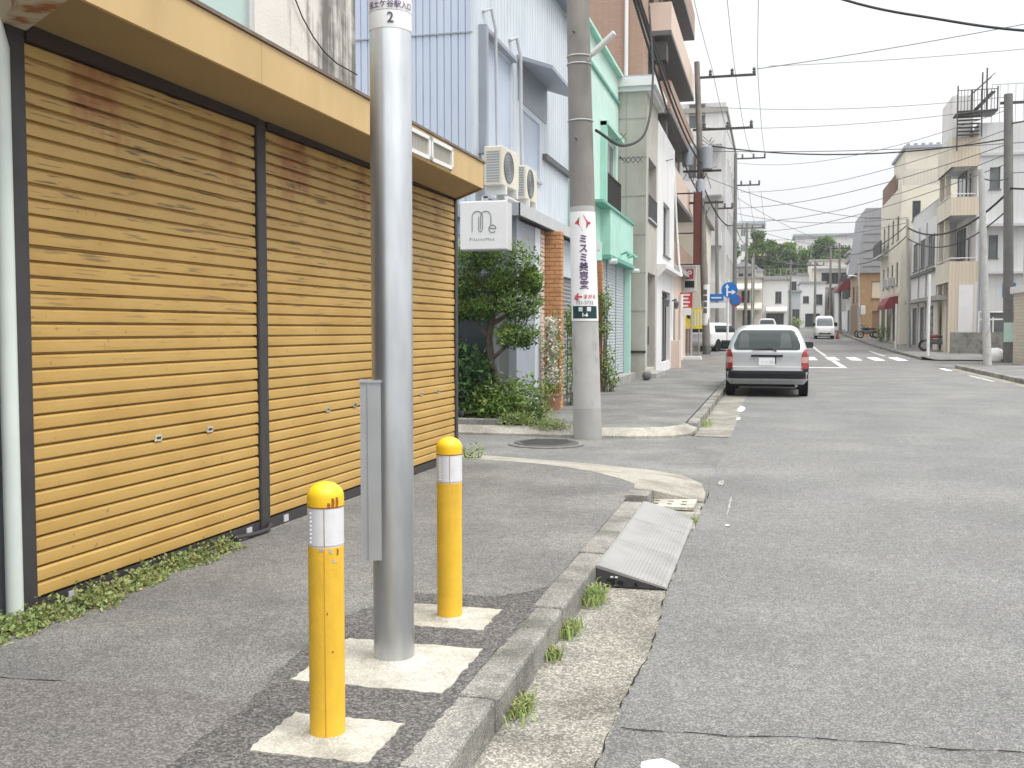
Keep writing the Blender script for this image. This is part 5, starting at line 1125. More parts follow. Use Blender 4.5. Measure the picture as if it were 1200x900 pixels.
for s in ('r', 'l'): patch('side_window', 'car_glass', t, s, [(1.0, .45, 2.9), (1.2, .5, 2.7), (1.36, .58, 2.45)], .006, 10)
t, body, patch, at = vehicle('grey_hatchback', 'grey car at the end of the road over the silver car roof', (-.4, 96, zg(98)), 0, silver, 'grey_light', 4.2, 'cars on the street')
patch('rear_window', 'car_glass', t, 'R', [(1.0, -.62, .62), (1.3, -.6, .6), (1.38, -.5, .5)], .006, 10)
def motorbike(loc, rz, label, m='black'):
    t = thing('motorbike', label, 'motorbike', loc, rz, 'motorbikes on the right pavement')
    for y in (-.62, .62):
        wl = MB().torus((0, y, .3), .25, .05, (1, 0, 0), 18, 8).build('wheel', M['tyre'], t, True, world=False); MB().tube([(-.04, y, .3), (.04, y, .3)], .12, 10).build('hub', M['rim'], wl, world=False)
    MB().bbox(-.14, -.35, .35, .14, .3, .62, .06, 2).build('engine', M['dark_grey'], t, True, world=False); MB().bbox(-.15, -.05, .66, .15, .42, .86, .07, 2).build('fuel_tank', M[m], t, True, world=False)
    MB().bbox(-.14, -.75, .68, .14, -.05, .78, .04, 2).build('seat', M['black'], t, True, world=False); mb = MB(); mb.tube([(-.08, .62, .3), (-.06, .42, .95)], .025, 6); mb.tube([(.08, .62, .3), (.06, .42, .95)], .025, 6); mb.build('fork', M['rim'], t, world=False)
    MB().tube([(-.36, .3, 1.0), (-.1, .4, .97), (.1, .4, .97), (.36, .3, 1.0)], .018, 6).build('handlebar', M['black'], t, world=False); MB().lathe([(.02, 0), (.09, .05), (.09, .1)], (0, .5, .8), 10).build('headlamp', M['lamp_clear'], t, world=False)
    MB().bbox(-.12, -.95, .5, .12, -.55, .6, .03).build('mudguard', M[m], t, world=False)
motorbike((8.35, 57.0, zg(57) + .12), R(75), 'red motorbike parked in the open ground floor of the cream corner building', 'lamp_red')
motorbike((7.3, 84.2, zg(84) + .12), R(60), 'dark motorbike parked nearest before the orange clad house', 'black')
motorbike((7.25, 86.0, zg(86) + .12), R(65), 'second dark motorbike parked before the orange clad house', 'dark_grey')

# ------------------------------------------------------------------ right side: corner apartment building
r1 = thing('corner_building', 'cream and white four storey corner building with steel roof stair', 'building', (11, 59, zg(57)))
S = 55 / 49; X0 = 8.55; YS = 55.0
def zz(z): return 1.42 + (z - 1.42) * S
G = zg(55) + .05; xb = 9.87                      # balcony bay from X0 to xb
hs = [(10.3, 10.78, zz(7.55), zz(8.5)), (10.32, 10.75, zz(4.55), zz(5.55)), (10.2, 11.2, .7, 2.3)]
mb = MB(); wall_holes(mb, FACE['S'](YS), xb, 20, G, zz(10.44), hs, .1); mb.build('white_wall', M['white_rib'], r1)
for h in hs[:2]: window(r1, FACE['S'](YS), *h, .1, 'dark_grey', 'glass_grey', 0)
fbox(MB(), FACE['S'](YS), *hs[2], .08, .1).build('door', M['dark_grey'], r1)
MB().box(xb, YS - .08, zz(9.0), 20, YS - .002, zz(9.12)).build('ledge', M['grey_light'], r1); MB().box(xb, YS - .5, zz(5.9), 12.2, YS - .002, zz(6.02)).build('ledge', M['grey_light'], r1); MB().box(xb + .3, YS - .25, zz(3.85), 14, YS - .002, zz(3.95)).build('ledge', M['grey_light'], r1)
MB().box(xb, YS, G, 20, 63, zz(10.38)).build('core', M['white_rib'], r1) if False else None
floors = [(zz(3.53), zz(4.43)), (zz(6.45), zz(7.25)), (zz(8.58), zz(9.85))]
# bay: recessed rooms with parapets
mb = MB()
mb.box(X0 + 1.0, YS + 1.25, G, 20, 59.5, zz(10.3)); mb.build('core', M['white_wall'], r1)
mb = MB(); mb.box(xb - .12, YS + .004, G, xb + .004, YS + 1.25, zz(10.44)); mb.build('return_wall', M['white_wall'], r1)
for z0, z1 in floors:
    o = MB().box(X0 + .02, YS + .02, z0, xb - .12, YS + 1.25, z0 + .16).build('balcony', M['grey_light'], r1); MB().box(X0 + .02, YS + 1.25, z0, X0 + 1.0, 59.5, z0 + .16).build('balcony', M['grey_light'], r1)
    MB().box(X0, YS, z0, xb - .003, YS + .12, z1).build('parapet', M['cream_rib'], o); MB().box(X0, YS + .124, z0, X0 + .12, 59.5, z1).build('parapet', M['cream_pale'], o)
    fbox(MB(), FACE['S'](YS + 1.25), X0 + 1.05, xb - .2, z0 + .2, z0 + 2.2, -.03, -.002).build('balcony_door', M['glass_grey'], o)
    hr = MB(); hr.tube([(X0 + .06, YS + .06, z1 + .16), (xb, YS + .06, z1 + .16)], .025, 6); hr.tube([(X0 + .06, YS + .06, z1 + .16), (X0 + .06, 59.4, z1 + .16)], .025, 6); hr.build('rail', M['white'], o)
for yy in (YS + 2.4, YS + 4.2): MB().box(X0 + .1, yy, G, X0 + .35, yy + .25, zz(9.9)).build('pier', M['cream_pale'], r1)
# side windows between the storeys on the street side
for z0 in (zz(4.6), zz(7.3)):
    window(r1, FACE['W'](X0 + 1.0), YS + 1.6, YS + 3.8, z0, z0 + 1.6, -.02, 'dark_grey', 'glass', 1, sill=False)
mb = MB(); mb.box(X0, YS, G, X0 + .25, YS + .3, floors[0][0]); mb.box(X0 + .25, YS, G, xb - .12, YS + .15, floors[0][0]); mb.build('front_wall', M['cream_rib'], r1); MB().box(X0 + .45, YS - .02, G + .3, xb - .2, YS - .002, floors[0][0] - .15).build('wall_panel', M['white_wall'], r1)
mb = MB(); mb.box(X0 - .5, YS + .4, 2.9, X0 + .02, 59.4, 3.15); mb.build('canopy', M['concrete'], r1)
for yy in (YS + .7, YS + 3.4): MB().box(X0, yy, G, X0 + .1, yy + .9, 2.9).build('ground_floor_pier', M['cream_pale'], r1)
MB().box(X0 + .9, YS + .3, G, X0 + 1.0, 59.4, 3.4).build('garage_back', M['brown_wall'], r1)
# roof stair in dark steel
st = thing('roof_stair', 'dark steel stair and landing climbing to the roof of the corner building', 'stair', (9.3, 55.3, zz(9.86)))
zl = zz(10.85); o = MB().box(8.7, 54.6, zl, 10.5, 56.0, zl + .07).build('landing', M['steel_dark'], st)
for k in range(7):
    MB().box(9.45 + .14 * k, 55.1, zl + .14 + .15 * k, 9.66 + .14 * k, 55.9, zl + .18 + .15 * k).build('tread', M['steel_dark'], st)
for k in range(6): MB().box(8.75, 54.7 + .0 * k, zz(9.9) + .18 * k, 9.75, 54.95, zz(9.9) + .04 + .18 * k).build('tread', M['steel_dark'], st)
mb = MB()
for x, z0, z1 in ((8.7, zz(9.2), zl + 1.3), (10.5, zl, zl + 1.2), (9.8, zl - 1.2, zl + 1.9), (10.0, zl, zl + 2.1), (9.35, zl, zl + 1.1)): mb.box(x - .03, 54.58, z0, x + .03, 54.64, z1)
mb.build('stair_post', M['steel_dark'], st)
handrail(st, 'railing', FACE['S'](54.62), 8.7, 10.5, zl + .07, zl + 1.1, 'steel_dark', .15, .012); [MB().tube([(9.4, q, zl + 1.0), (10.45, q, zl + 1.95)], .018, 5).build('stair_handrail', M['steel_dark'], st) for q in (55.05, 55.9)]
mb = MB(); mb.box(8.72, 56.3, zz(9.86), 9.7, 59.4, zz(11.9)); mb.build('stair_house', M['white_wall'], r1)
handrail(r1, 'roof_rail', FACE['S'](YS + .3), xb + .5, 20, zz(10.44), zz(10.44) + 1.9, 'galv_dull', .35, .012)
t = thing('satellite_dish', 'small grey satellite dish on the roof of the corner building', 'dish', (9.05, 57.0, zz(11.9)))
mb = MB().lathe([(.02, 0), (.2, .03), (.36, .1), (.38, .1)], n=18); Rm = Matrix.Rotation(R(60), 4, 'X') @ Matrix.Rotation(R(30), 4, 'Y')
for v in mb.v: v.xyz = Rm @ v + Vector((0, 0, .35))
mb.build('dish', M['grey_light'], t, True, world=False); MB().tube([(0, .05, -.9), (0, .05, .35)], .025, 6).build('mast', M['steel_dark'], t, world=False)
# pipes at the corner
for x, m in ((xb + .12, 'grey_metal'), (xb + .32, 'white_wall')): MB().tube([(x, YS - .06, G), (x, YS - .06, zz(6.6))], .05, 8).build('drain_pipe', M[m], r1, True)
MB().box(11.0, YS - .02, 3.0, 11.6, YS - .004, 3.7).build('parking_plate', M['sign_blue'], r1)
# block wall, railing, bags
bw = thing('block_wall', 'low grey concrete block wall along the side road', 'wall', (9.6, 53.3, zg(53)))
me = MB().bbox(0, 0, 0, .385, .12, .185, .006).mesh('block', M['block']); cap = MB().box(8.4, 53.32, zg(53), 11.1, 53.42, zg(53) + 1.15).build('wall_core', M['block'], bw); inv = MW[bw].inverted()
for r_ in range(6):
    for k in range(7 if r_ % 2 == 0 else 6): piece('block', me, bw, inv @ Vector((8.4 + .39 * k + (.195 if r_ % 2 else 0), 53.3, zg(53) + .01 + .19 * r_)))
t = thing('white_railing', 'white pipe railing and gate frame above the block wall', 'railing', (10.6, 53.8, zg(53)))
mb = MB(); mb.tube([(9.75, 53.9, .2), (9.75, 53.9, 2.25), (11.6, 53.9, 2.25), (11.6, 53.9, .2)], .05, 8); mb.tube([(9.8, 53.9, 1.9), (11.6, 53.9, 1.9)], .035, 8); mb.build('frame', M['white'], t, True)
for x in (10.4, 11.0): MB().tube([(x, 53.9, .2), (x, 53.9, 2.0)], .035, 8).build('upright', M['white'], t, True)
def bag(loc, label, m, sx, sy, sz):
    bm = bmesh.new(); bmesh.ops.create_icosphere(bm, subdivisions=3, radius=1); rg = random.Random(3)
    mb = MB(); bm.verts.index_update(); vs_ = []
    for v in bm.verts:
        k = 1 + .12 * math.sin(v.co.x * 7 + v.co.z * 5) * math.cos(v.co.y * 6); z = max(-.55, v.co.z) * k; top_ = max(0, v.co.z - .6) * 1.2
        vs_.append((loc[0] + v.co.x * sx * k * (1 - top_ * .8), loc[1] + v.co.y * sy * k * (1 - top_ * .8), loc[2] + (z + .55 + top_ * .5) * sz))
    mb.add(vs_, [tuple(v.index for v in f.verts) for f in bm.faces]); bm.free(); single(mb, 'rubbish_bag', M[m], label, 'bag', loc, smooth=True)
bag((9.05, 46.3, zg(46) + .0), 'white plastic bag dumped beside the pale pole on the right', 'white', .45, .35, .33)
shrub('roadside_weeds', 'yellowish green weeds at the foot of the dark pole on the right', 'weeds', [((9.95, 46.6, .3), (.5, .3, .28)), ((10.5, 46.8, .25), (.35, .3, .2))], 'leaf_bright', (10.1, 46.6, zg(46)), .12, 260, .4)

# R0 at the right edge
r0 = thing('cream_garage', 'cream block clad low building cut by the right edge of the picture', 'building', (9.9, 41.6, .12))
MB().box(9.45, 41.2, .05, 15, 45, 2.85).build('wall', M['cream_block'], r0); MB().box(9.33, 41.0, 2.85, 15.2, 45.2, 3.12).build('eaves', M['white'], r0); MB().box(9.75, 41.9, 3.12, 15, 45, 7.5).build('upper_wall', M['white_rib'], r0)
# low link building between the corner building and the cream one
lk = thing('link_building', 'low white building with a dark window band left of the corner building', 'building', (10, 64, zg(62)))
G = zg(62); hw_ = [(60.2 + 3.1 * i, 62.9 + 3.1 * i, 5.0, 6.7) for i in range(3)] + [(60.3, 62.6, G + .2, G + 2.5), (63.4, 65.6, G + .2, G + 2.5), (66.6, 69.0, G + .2, G + 2.5)]
shell(lk, 8.6, 18, 59.62, 69.8, G, 7.6, 'white_wall', {'W': hw_})
for h in hw_: window(lk, FACE['W'](8.6), *h, .1, 'dark_grey', 'glass', 2)
MB().box(8.42, 59.7, 4.6, 8.597, 69.7, 4.78).build('ledge', M['dark_grey'], lk); MB().box(8.2, 59.7, 3.0, 8.597, 69.7, 3.2).build('canopy', M['concrete'], lk)
handrail(lk, 'roof_rail', FACE['W'](8.7), 59.7, 69.7, 7.6, 8.5, 'grey_light', .25, .015)
for yy in (63.05, 66.1): MB().tube([(8.55, yy, G), (8.55, yy, 7.5)], .05, 8).build('drain_pipe', M['grey_light'], lk, True)
# R2
r2 = thing('cream_building', 'cream four storey building with a stepped top and brown roof fence', 'building', (10, 75, zg(74)))
X2, Y0_, Y1_ = 7.95, 70.0, 82.5; G = zg(74)
hw_ = [(71.2 + 2.8 * i, 72.2 + 2.8 * i, G + 3.9 + 3.0 * k, G + 5.4 + 3.0 * k) for i in range(4) for k in range(2)] + [(71.0 + 3.8 * i, 73.8 + 3.8 * i, G + .3, G + 2.5) for i in range(3)]
shell(r2, X2, 20, Y0_, Y1_, G, 10.6, 'cream_pale', {'W': hw_, 'S': [(8.6, 9.1, 8.3, 9.6)]})
for h in hw_: window(r2, FACE['W'](X2), *h, .1, 'dark_grey', 'glass', 1 if h[3] > 4 else 2)
window(r2, FACE['S'](Y0_), 8.6, 9.1, 8.3, 9.6, .1, 'dark_grey', 'glass', 0)
MB().box(8.2, 70.3, 10.6, 20, 77, 12.95).build('penthouse', M['cream_pale'], r2)
mb = MB(); mb.box(8.05, 70.1, 12.95, 20, 77.2, 13.12); mb.build('roof_edge', M['grey_metal'], r2)
for k in range(12): MB().box(8.2 + k * .45, 70.1, 13.12, 8.4 + k * .45, 70.4, 13.25).build('roof_rib', M['grey_metal'], r2)
handrail(r2, 'roof_fence', FACE['W'](X2 + .1), 74.5, 82.3, 10.6, 11.9, 'brown_wall', .12, .035); handrail(r2, 'roof_rail', FACE['S'](Y0_ + .1), X2 + .1, 13, 10.6, 11.6, 'grey_light', .2, .01)
o = MB().box(X2 - .55, 77, G + 6.2, X2 - .003, 82.4, G + 6.35).build('balcony', M['grey_light'], r2); MB().box(X2 - .55, 77, G + 6.35, X2 - .47, 82.4, G + 7.3).build('parapet', M['steel_dark'], o)
MB().box(X2 - .02, 70.02, G + 3.2, X2 - .003, 82.4, G + 3.4).build('band', M['pinkish'], r2)
mb = MB(); mb.prism([(0, 2.5), (-.8, 2.3), (-.8, 2.6), (-.5, 3.1), (0, 3.2)], lambda a, z: (X2 - .021 + a, 70.8, G + z), lambda a, z: (X2 - .021 + a, 75.5, G + z)); mb.build('awning', M['awning_red'], r2)
for yy in (73.0, 76): MB().bbox(X2 - .42, yy, G + 3.9, X2 - .02, yy + .8, G + 4.5, .02).build('wall_unit', M['grey_light'], r2)
# R3 orange clad house with steep grey roof
r3 = thing('orange_house', 'orange clad house under a steep grey roof on the right', 'house', (9.5, 92, zg(90)))
G = zg(90); X3 = 7.72
hs = [(X3 + .5, X3 + 1.9, G + .4, G + 2.9)]
shell(r3, X3 - .75, X3 + 7, 88, 98, G, 6.1, 'orange_wood', {'S': [(X3 + .2, X3 + 1.8, G + .1, G + 2.2), (X3 + .1, X3 + 1.7, G + 3.2, G + 4.6)], 'W': [(90, 92, G + 3.0, G + 4.4), (94, 96, G + 3.0, G + 4.4)]})
window(r3, FACE['S'](88), X3 + .1, X3 + 1.7, G + 3.2, G + 4.6, .1, 'brown_wall', 'cream', 0); fbox(MB(), FACE['S'](88), X3 + .2, X3 + 1.8, G + .1, G + 2.2, .09, .12).build('door', M['brown_wall'], r3)
for a in (90, 94): window(r3, FACE['W'](X3 - .75), a, a + 2, G + 3.0, G + 4.4, .1, 'dark_grey', 'glass', 1)
MB().prism([(X3 - 1.1, 6.0), (X3 - .45, 11.2), (X3 - .2, 11.2), (X3 + 7, 11.2), (X3 + 7.3, 6.0)], lambda x, z: (x, 87.8, z), lambda x, z: (x, 98.2, z)).build('roof', M['roof_grey'], r3)
for k in range(7): MB().box(X3 - .6 + .0 * k, 87.77, 6.5 + k * .65, X3 + 7, 87.795, 6.53 + k * .65).build('roof_batten', M['dark_grey'], r3)
MB().box(X3 - .8, 87.9, G, X3 - .755, 98, G + 2.8).build('side_cladding', M['brown_wall'], r3)
for lab, x0, y0, y1, h, m in (('narrow white house with dark red upper awning past the orange house', 7.0, 98.6, 105, 6.8, 'white_wall'), ('pale grey house at the far right end of the street', 7.4, 105.5, 111, 7.8, 'concrete')):
    t = thing('street_house', lab, 'house', (10, y0 + 3, zg(y0)), 0, 'houses along the street'); z = zg(y0); hs = [(x0 + .6, x0 + 1.8, z + 3.6, z + 4.8)]; hw_ = [(y0 + 1, y0 + 3, z + 3.6, z + 4.9), (y0 + 1, y0 + 4, z + .3, z + 2.3)]
    shell(t, x0, 18, y0, y1, z, z + h, m, {'S': hs, 'W': hw_})
    for q in hs: window(t, FACE['S'](y0), *q, .1, 'dark_grey', 'glass', 1)
    for q in hw_: window(t, FACE['W'](x0), *q, .1, 'dark_grey', 'glass', 1)
    if y0 == 98.6: MB().prism([(0, 4.2), (-1.1, 4.0), (-1.1, 4.3), (0, 5.6)], lambda a, q: (x0 + a, y0 + .5, z + q), lambda a, q: (x0 + a, y1, z + q)).build('awning', M['awning_red'], t)
    MB().box(x0 - .2, y0 - .2, z + h, 18.2, y1 + .2, z + h + .2).build('eaves', M['roof_grey'], t)
# right poles
upole((7.38, 39, zg(39) + .12), (7.02, 39, 7.0), .145, .10, 'pale grey pole at the corner of the near right pavement', m='pole_light')
t = upole((9.5, 46, zg(46)), (9.24, 46, 11.0), .21, .17, 'thick dark concrete pole at the right by the side road', arms=((.35, -.3, 1.4, 0),), m='pole_black')
MB().box(9.25, 45.75, .9, 9.75, 45.8, 1.7).build('notice_plate', M['mint_pale'], t)
t = upole((7.65, 62.5, zg(62) + .1), (7.45, 62.5, 7.7), .12, .09, 'slim grey pole in front of the cream building', m='pole_light')
t = upole((6.8, 86, zg(86) + .1), (6.6, 86, 6.9), .11, .08, 'slim street lamp pole beside the orange house', m='pole_light'); MB().tube([(6.6, 86, 5.6), (6.2, 86, 5.7), (5.9, 86, 5.65)], [.04, .05, .09], 8).build('lamp', M['white'], t, True); MB().bbox(6.85, 85.8, 2.6, 7.2, 86, 3.3, .03).build('meter_box', M['white'], t)
upole((6.2, 100, zg(100) + .1), (6.0, 100, 9.4), .15, .1, 'dark utility pole behind the white van', arms=((.5, -.8, .9, 0),))
upole((4.4, 112, zg(112)), (4.35, 112, 8.6), .15, .1, 'dark utility pole across the end of the street', arms=((.5, -.8, .9, 0),))
t = thing('marker_post', 'taller white post at the far corner of the right pavement', 'post', (6.87, 49.5, zg(49) + .12)); post(t, 6.87, 49.5, .15, 3.9, .065)
t = thing('marker_post', 'shorter white post at the right kerb by the crossing', 'post', (6.77, 61, zg(61) + .12)); post(t, 6.77, 61, .15, 2.85, .065)

# ------------------------------------------------------------------ far houses, hill
def far_house(x0, x1, y, d, h, m, label, wins=(), roof='flat', z=None, rm='roof_grey'):
    z = zg(y) if z is None else z; t = thing('far_house', label, 'house', ((x0 + x1) / 2, y, z), 0, 'houses closing the view'); hs = [(x0 + (x1 - x0) * a, x0 + (x1 - x0) * b, z + c, z + d_) for a, b, c, d_ in wins]
    shell(t, x0, x1, y, y + d, z - .5, z + h, m, {'S': hs})
    for q in hs: window(t, FACE['S'](y), *q, .1, 'dark_grey', 'glass', 1, t=.07)
    if roof == 'gable': MB().prism([(x0 - .4, z + h), (x1 + .4, z + h), ((x0 + x1) / 2, z + h + (x1 - x0) * .28)], lambda x, q: (x, y - .4, q), lambda x, q: (x, y + d + .4, q)).build('gable_roof', M[rm], t)
    else: MB().box(x0 - .15, y - .25, z + h, x1 + .15, y + d + .1, z + h + .18).build('eaves', M[rm], t)
    return t
t = far_house(-3.9, -1.05, 113, 8, 5.6, 'cream_pale', 'narrow pale house with two tan awnings at the end of the street', [(.25, .55, 3.0, 4.3), (.3, .6, .3, 2.2)])
for z in (2.5, 4.6): MB().prism([(0, 0), (-.9, -.3), (-.9, -.1), (0, .5)], lambda a, q: (-3.9, 113 + a, zg(113) + z + q), lambda a, q: (-1.05, 113 + a, zg(113) + z + q)).build('awning', M['cream_pale'], t)
t = far_house(-1.0, 1.7, 117, 8, 5.5, 'white', 'small white cube shop house at the end of the street', [(.5, .75, 2.9, 4.2), (.15, .85, .2, 1.8)]); MB().prism([(0, 0), (-.9, -.25), (-.9, -.1), (0, .3)], lambda a, q: (-.6, 117 + a, zg(117) + 2.2 + q), lambda a, q: (1.6, 117 + a, zg(117) + 2.2 + q)).build('awning', M['white'], t)
far_house(1.2, 3.2, 123, 7, 4.2, 'shutter_grey', 'grey metal garage between the white shop house and the cream building', [(.55, .95, .1, 2.2)])
far_house(3.2, 5.9, 123, 9, 5.2, 'white', 'white two storey house behind the white van', [(.55, .9, 2.7, 3.9), (.1, .35, 2.9, 3.7), (.2, .8, .2, 1.7)])
t = far_house(4.4, 9.6, 128, 9, 7.9, 'cream_pale', 'cream building with a wide window band facing down the street', [(.25, .85, 5.2, 6.5), (.4, .7, 2.2, 3.6)], rm='concrete'); MB().box(4.4, 127.9, zg(128) + 4.6, 9.6, 127.99, zg(128) + 4.75).build('band', M['concrete'], t); MB().box(4.6, 127.2, zg(128) + 6.9, 9.4, 128, zg(128) + 7.02).build('awning', M['grey_metal'], t)
far_house(6.9, 10.5, 121, 7, 4.6, 'grey_light', 'small grey house beside the far right poles', [(.2, .5, 2.5, 3.6)], 'gable')
far_house(9.6, 16, 126, 9, 6.5, 'white_wall', 'white house behind the right side street front', [(.2, .5, 3, 4.4)], 'gable')
far_house(-12, -4.2, 120, 9, 7, 'white_wall', 'white house behind the left utility poles', [(.6, .8, 3.4, 4.8)])
far_house(-1.5, 1.5, 134, 6, 5.6, 'white', 'white upper house showing over the small shop house', [(.55, .85, 4.0, 5.2)])
far_house(-6, -1.2, 140, 8, 7, 'cream_pale', 'cream house part way up the hill', [(.3, .5, 3.5, 5)], 'gable'); far_house(1.2, 6.5, 146, 7, 5, 'concrete', 'grey house on the hillside terrace', [(.3, .6, 2.5, 4)])
t = thing('retaining_wall', 'long grey retaining wall stepping across the hillside', 'wall', (3, 158, zg(158))); MB().box(-14, 157.6, 3.5, 14, 158, 9.3).build('wall', M['concrete'], t); handrail(t, 'guard_rail', FACE['S'](157.7), -14, 14, 9.3, 10.4, 'galv_dull', .8, .03)
a = thing('hilltop_flats', 'long pale apartment block on top of the far hill', 'apartment block', (12, 240, 14)); hs = [(5.6 + 1.9 * i, 6.5 + 1.9 * i, 13.0 + 2.9 * k, 14.4 + 2.9 * k) for i in range(8) for k in range(3)]
shell(a, 5, 21, 240, 250, 10, 22.2, 'white_wall', {'S': hs}); MB().box(4.4, 239.2, 22.2, 21.6, 250.5, 22.7).build('eaves', M['grey_metal'], a)
for h in hs: window(a, FACE['S'](240), *h, .1, 'grey_light', 'glass_grey', 1, sill=False, t=.1)
a = thing('hilltop_flats', 'second pale apartment block on the hill behind the left poles', 'apartment block', (-6, 200, 12)); hs = [(-9.5 + 1.8 * i, -8.6 + 1.8 * i, 13.2 + 2.9 * k, 14.6 + 2.9 * k) for i in range(4) for k in range(3)]
shell(a, -12, -1.8, 200, 209, 10, 21.2, 'white_wall', {'S': hs}); MB().box(-12.4, 199.5, 21.2, -1.4, 209.5, 21.6).build('eaves', M['grey_metal'], a)
for h in hs: window(a, FACE['S'](200), *h, .1, 'grey_light', 'glass_grey', 1, sill=False, t=.1)
def hilltree(x, y, top_, r_, label, seed):
    rg = random.Random(seed); z = zg(y); t = thing('hill_tree', label, 'tree', (x, y, z), 0, 'trees on the hill'); MB().tube([(x, y, z - .3), (x + .1, y, z + (top_ - z) * .6), (x, y, top_ - .5)], [.25, .16, .06], 8).build('trunk', M['bark'], t, True)
    mb = MB(); mb2 = MB()
    for k in range(24):
        a = rg.uniform(0, 6.3); q = rg.uniform(0, 1); rr = r_ * (.95 - .6 * q) * rg.uniform(.3, 1); c = (x + math.cos(a) * rr, y + math.sin(a) * rr, z + (top_ - z) * (.12 + .83 * q)); s = r_ * rg.uniform(.28, .48)
        (mb if k % 3 else mb2).leaves(rg, c, (s, s, s * .8), 260, .42, .3, .3, .6)
    mb.build('crown', M['leaf_far'], t); mb2.build('inner_foliage', M['leaf'], t)
for k, (x, y, tp, r_, lab) in enumerate(((-2.6, 172, 17.2, 2.3, 'leftmost round green tree on the hill, between the wires'), (-.3, 176, 15.8, 1.8, 'thin tree on the hill second from the left'), (2.2, 173, 15.4, 2.6, 'broad dark tree in the middle of the hill'), (5.0, 182, 14.6, 1.8, 'small pale tree right of the broad hill tree'), (8.2, 176, 16.5, 2.5, 'bright green tree below the long hilltop flats'), (12.2, 184, 15.0, 2.0, 'rightmost tree on the hill beside the grey roof'), (-7, 170, 16, 2.5, 'tree on the hill hidden behind the left poles'))): hilltree(x, y, tp, r_, lab, k)
shrub('street_shrub', 'green shrub beside the grey garage at the end of the street', 'shrub', [((2.6, 120.5, zg(120) + .7), (.7, .5, .7))], 'leaf_bright', (2.6, 120.5, zg(120)), .2, 300, .5)
shrub('street_shrub', 'potted greenery under the dark red awning on the right', 'shrub', [((7.5, 76.5, zg(76) + .7), (.35, .6, .5))], 'leaf', (7.5, 76.5, zg(76) + .12), .14, 300, .5)

# ------------------------------------------------------------------ overhead wires
def wire(pts, r_, label, group='overhead wires', m='wire', sag=0., n=16):
    P_ = [Vector(p) for p in pts]
    if len(P_) == 2:
        a, b = P_; P_ = [a.lerp(b, i / n) - Vector((0, 0, sag * 4 * (i / n) * (1 - i / n))) for i in range(n + 1)]
    else:
        out = []; Q = [P_[0] * 2 - P_[1]] + P_ + [P_[-1] * 2 - P_[-2]]
        for i in range(1, len(Q) - 2):
            a, b, c, d = Q[i - 1:i + 3]
            for k in range(8): u = k / 8; out.append(.5 * (2 * b + (c - a) * u + (2 * a - 5 * b + 4 * c - d) * u * u + (3 * b - a - 3 * c + d) * u ** 3))
        P_ = out + [P_[-1]]
    single(MB().tube(P_, r_, 5), 'overhead_wire', M[m], label, 'wire', P_[0], group, True)
p1 = Vector((-2.55, 13.2, 0))
wire([(-2.4, 13.2, 7.9), (-3.3, 49.9, 9.3)], .035, 'thickest black cable running from the near pole past the tower', sag=.75)
wire([(-2.6, 13.2, 8.6), (-3.5, 49.9, 9.9)], .028, 'black cable just above the thickest one from the near pole', sag=.6)
wire([(-2.3, 13.2, 7.4), (-3.1, 37.0, 7.4), (-3.3, 49.9, 7.6)], .028, 'lower black cable crossing in front of the brown tower')
wire([(-2.2, 13.05, 3.95), (-2.05, 14.5, 4.0), (-1.95, 16.3, 4.55), (-2.1, 18.5, 5.9), (-2.35, 20, 7.6)], .02, 'curved cable drooping from the near pole before the mint wall')
wire([(-3.9, 26.9, 5.9), (-3.1, 33, 6.8)], .012, 'short thin service wire slanting before the beige wall', sag=.1)
POS = ('leftmost', 'middle', 'rightmost')
for k, x in enumerate((-1.1, 0.0, 1.0)): wire([(x - 1.2, 13.2, 11.6 + .3 * k), (-2.9 + k * 1.05, 50, 13.8)], .012, POS[k] + ' of three thin lines dropping from the top edge to the left pole crossarm', 'thin power lines along the left', 'wire_thin', .5)
for k in range(3): wire([(-2.9 + k * 1.05, 50, 13.8), (-2.5 + k * .95, 80, 14.6)], .014, POS[k] + ' of three thin lines from the second left pole to the third', 'thin power lines along the left', 'wire_thin', .9)
for k in range(3): wire([(-2.7 + k * .9, 80, 12.6 - k * .4), (-2.6 + k, 97, 10.9)], .014, POS[k] + ' of three thin lines from the third left pole to the fourth', 'thin power lines along the left', 'wire_thin', .4)
wire([(-2.6, 13.3, 7.4), (-.8, 13.7, 6.3), (.856, 14, 5.634), (1.985, 14, 5.31), (2.971, 14, 5.10), (4.2, 14.2, 5.03), (6, 14.5, 5.2), (9, 15, 6.0)], .017, 'thick black cable sagging across the top right corner of the sky')
def cross(a, b, r_, label, sag=.3, m='wire_thin'): wire([a, b], r_, label, 'wires crossing the street', m, sag)
cross((-.8, 50, 13.6), (22, 38, 13.9), .018, 'topmost thin grey wire crossing the whole right sky', .35)
cross((-3.3, 50, 10.2), (9.3, 46, 9.2), .03, 'dark wire sagging from the left pole to the thick right pole', .55, 'wire')
cross((-3.3, 50, 9.9), (20, 44, 9.4), .018, 'thin wire just below the dark sagging crossing wire', .5)
cross((9.3, 46, 9.0), (-2.6, 80, 10.6), .02, 'thin wire rising from the thick right pole to the third left pole', .6)
cross((9.3, 46, 8.2), (-2.5, 97, 10.4), .02, 'thin wire falling leftwards towards the fourth left pole', .8)
cross((9.3, 46, 10.4), (-2.7, 80, 14.0), .014, 'faint high wire from the thick right pole to the third left pole', .9)
cross((-3.4, 50, 12.0), (9.3, 46, 10.9), .012, 'faint spaced wire below the topmost crossing wire', .3)
cross((-3.4, 50, 11.0), (9.3, 46, 10.5), .012, 'second faint spaced wire below the topmost crossing wire', .3)
cross((9.2, 46, 6.9), (7.47, 62.5, 7.2), .05, 'thick dark cable bundle drooping before the cream corner building', .9, 'wire')
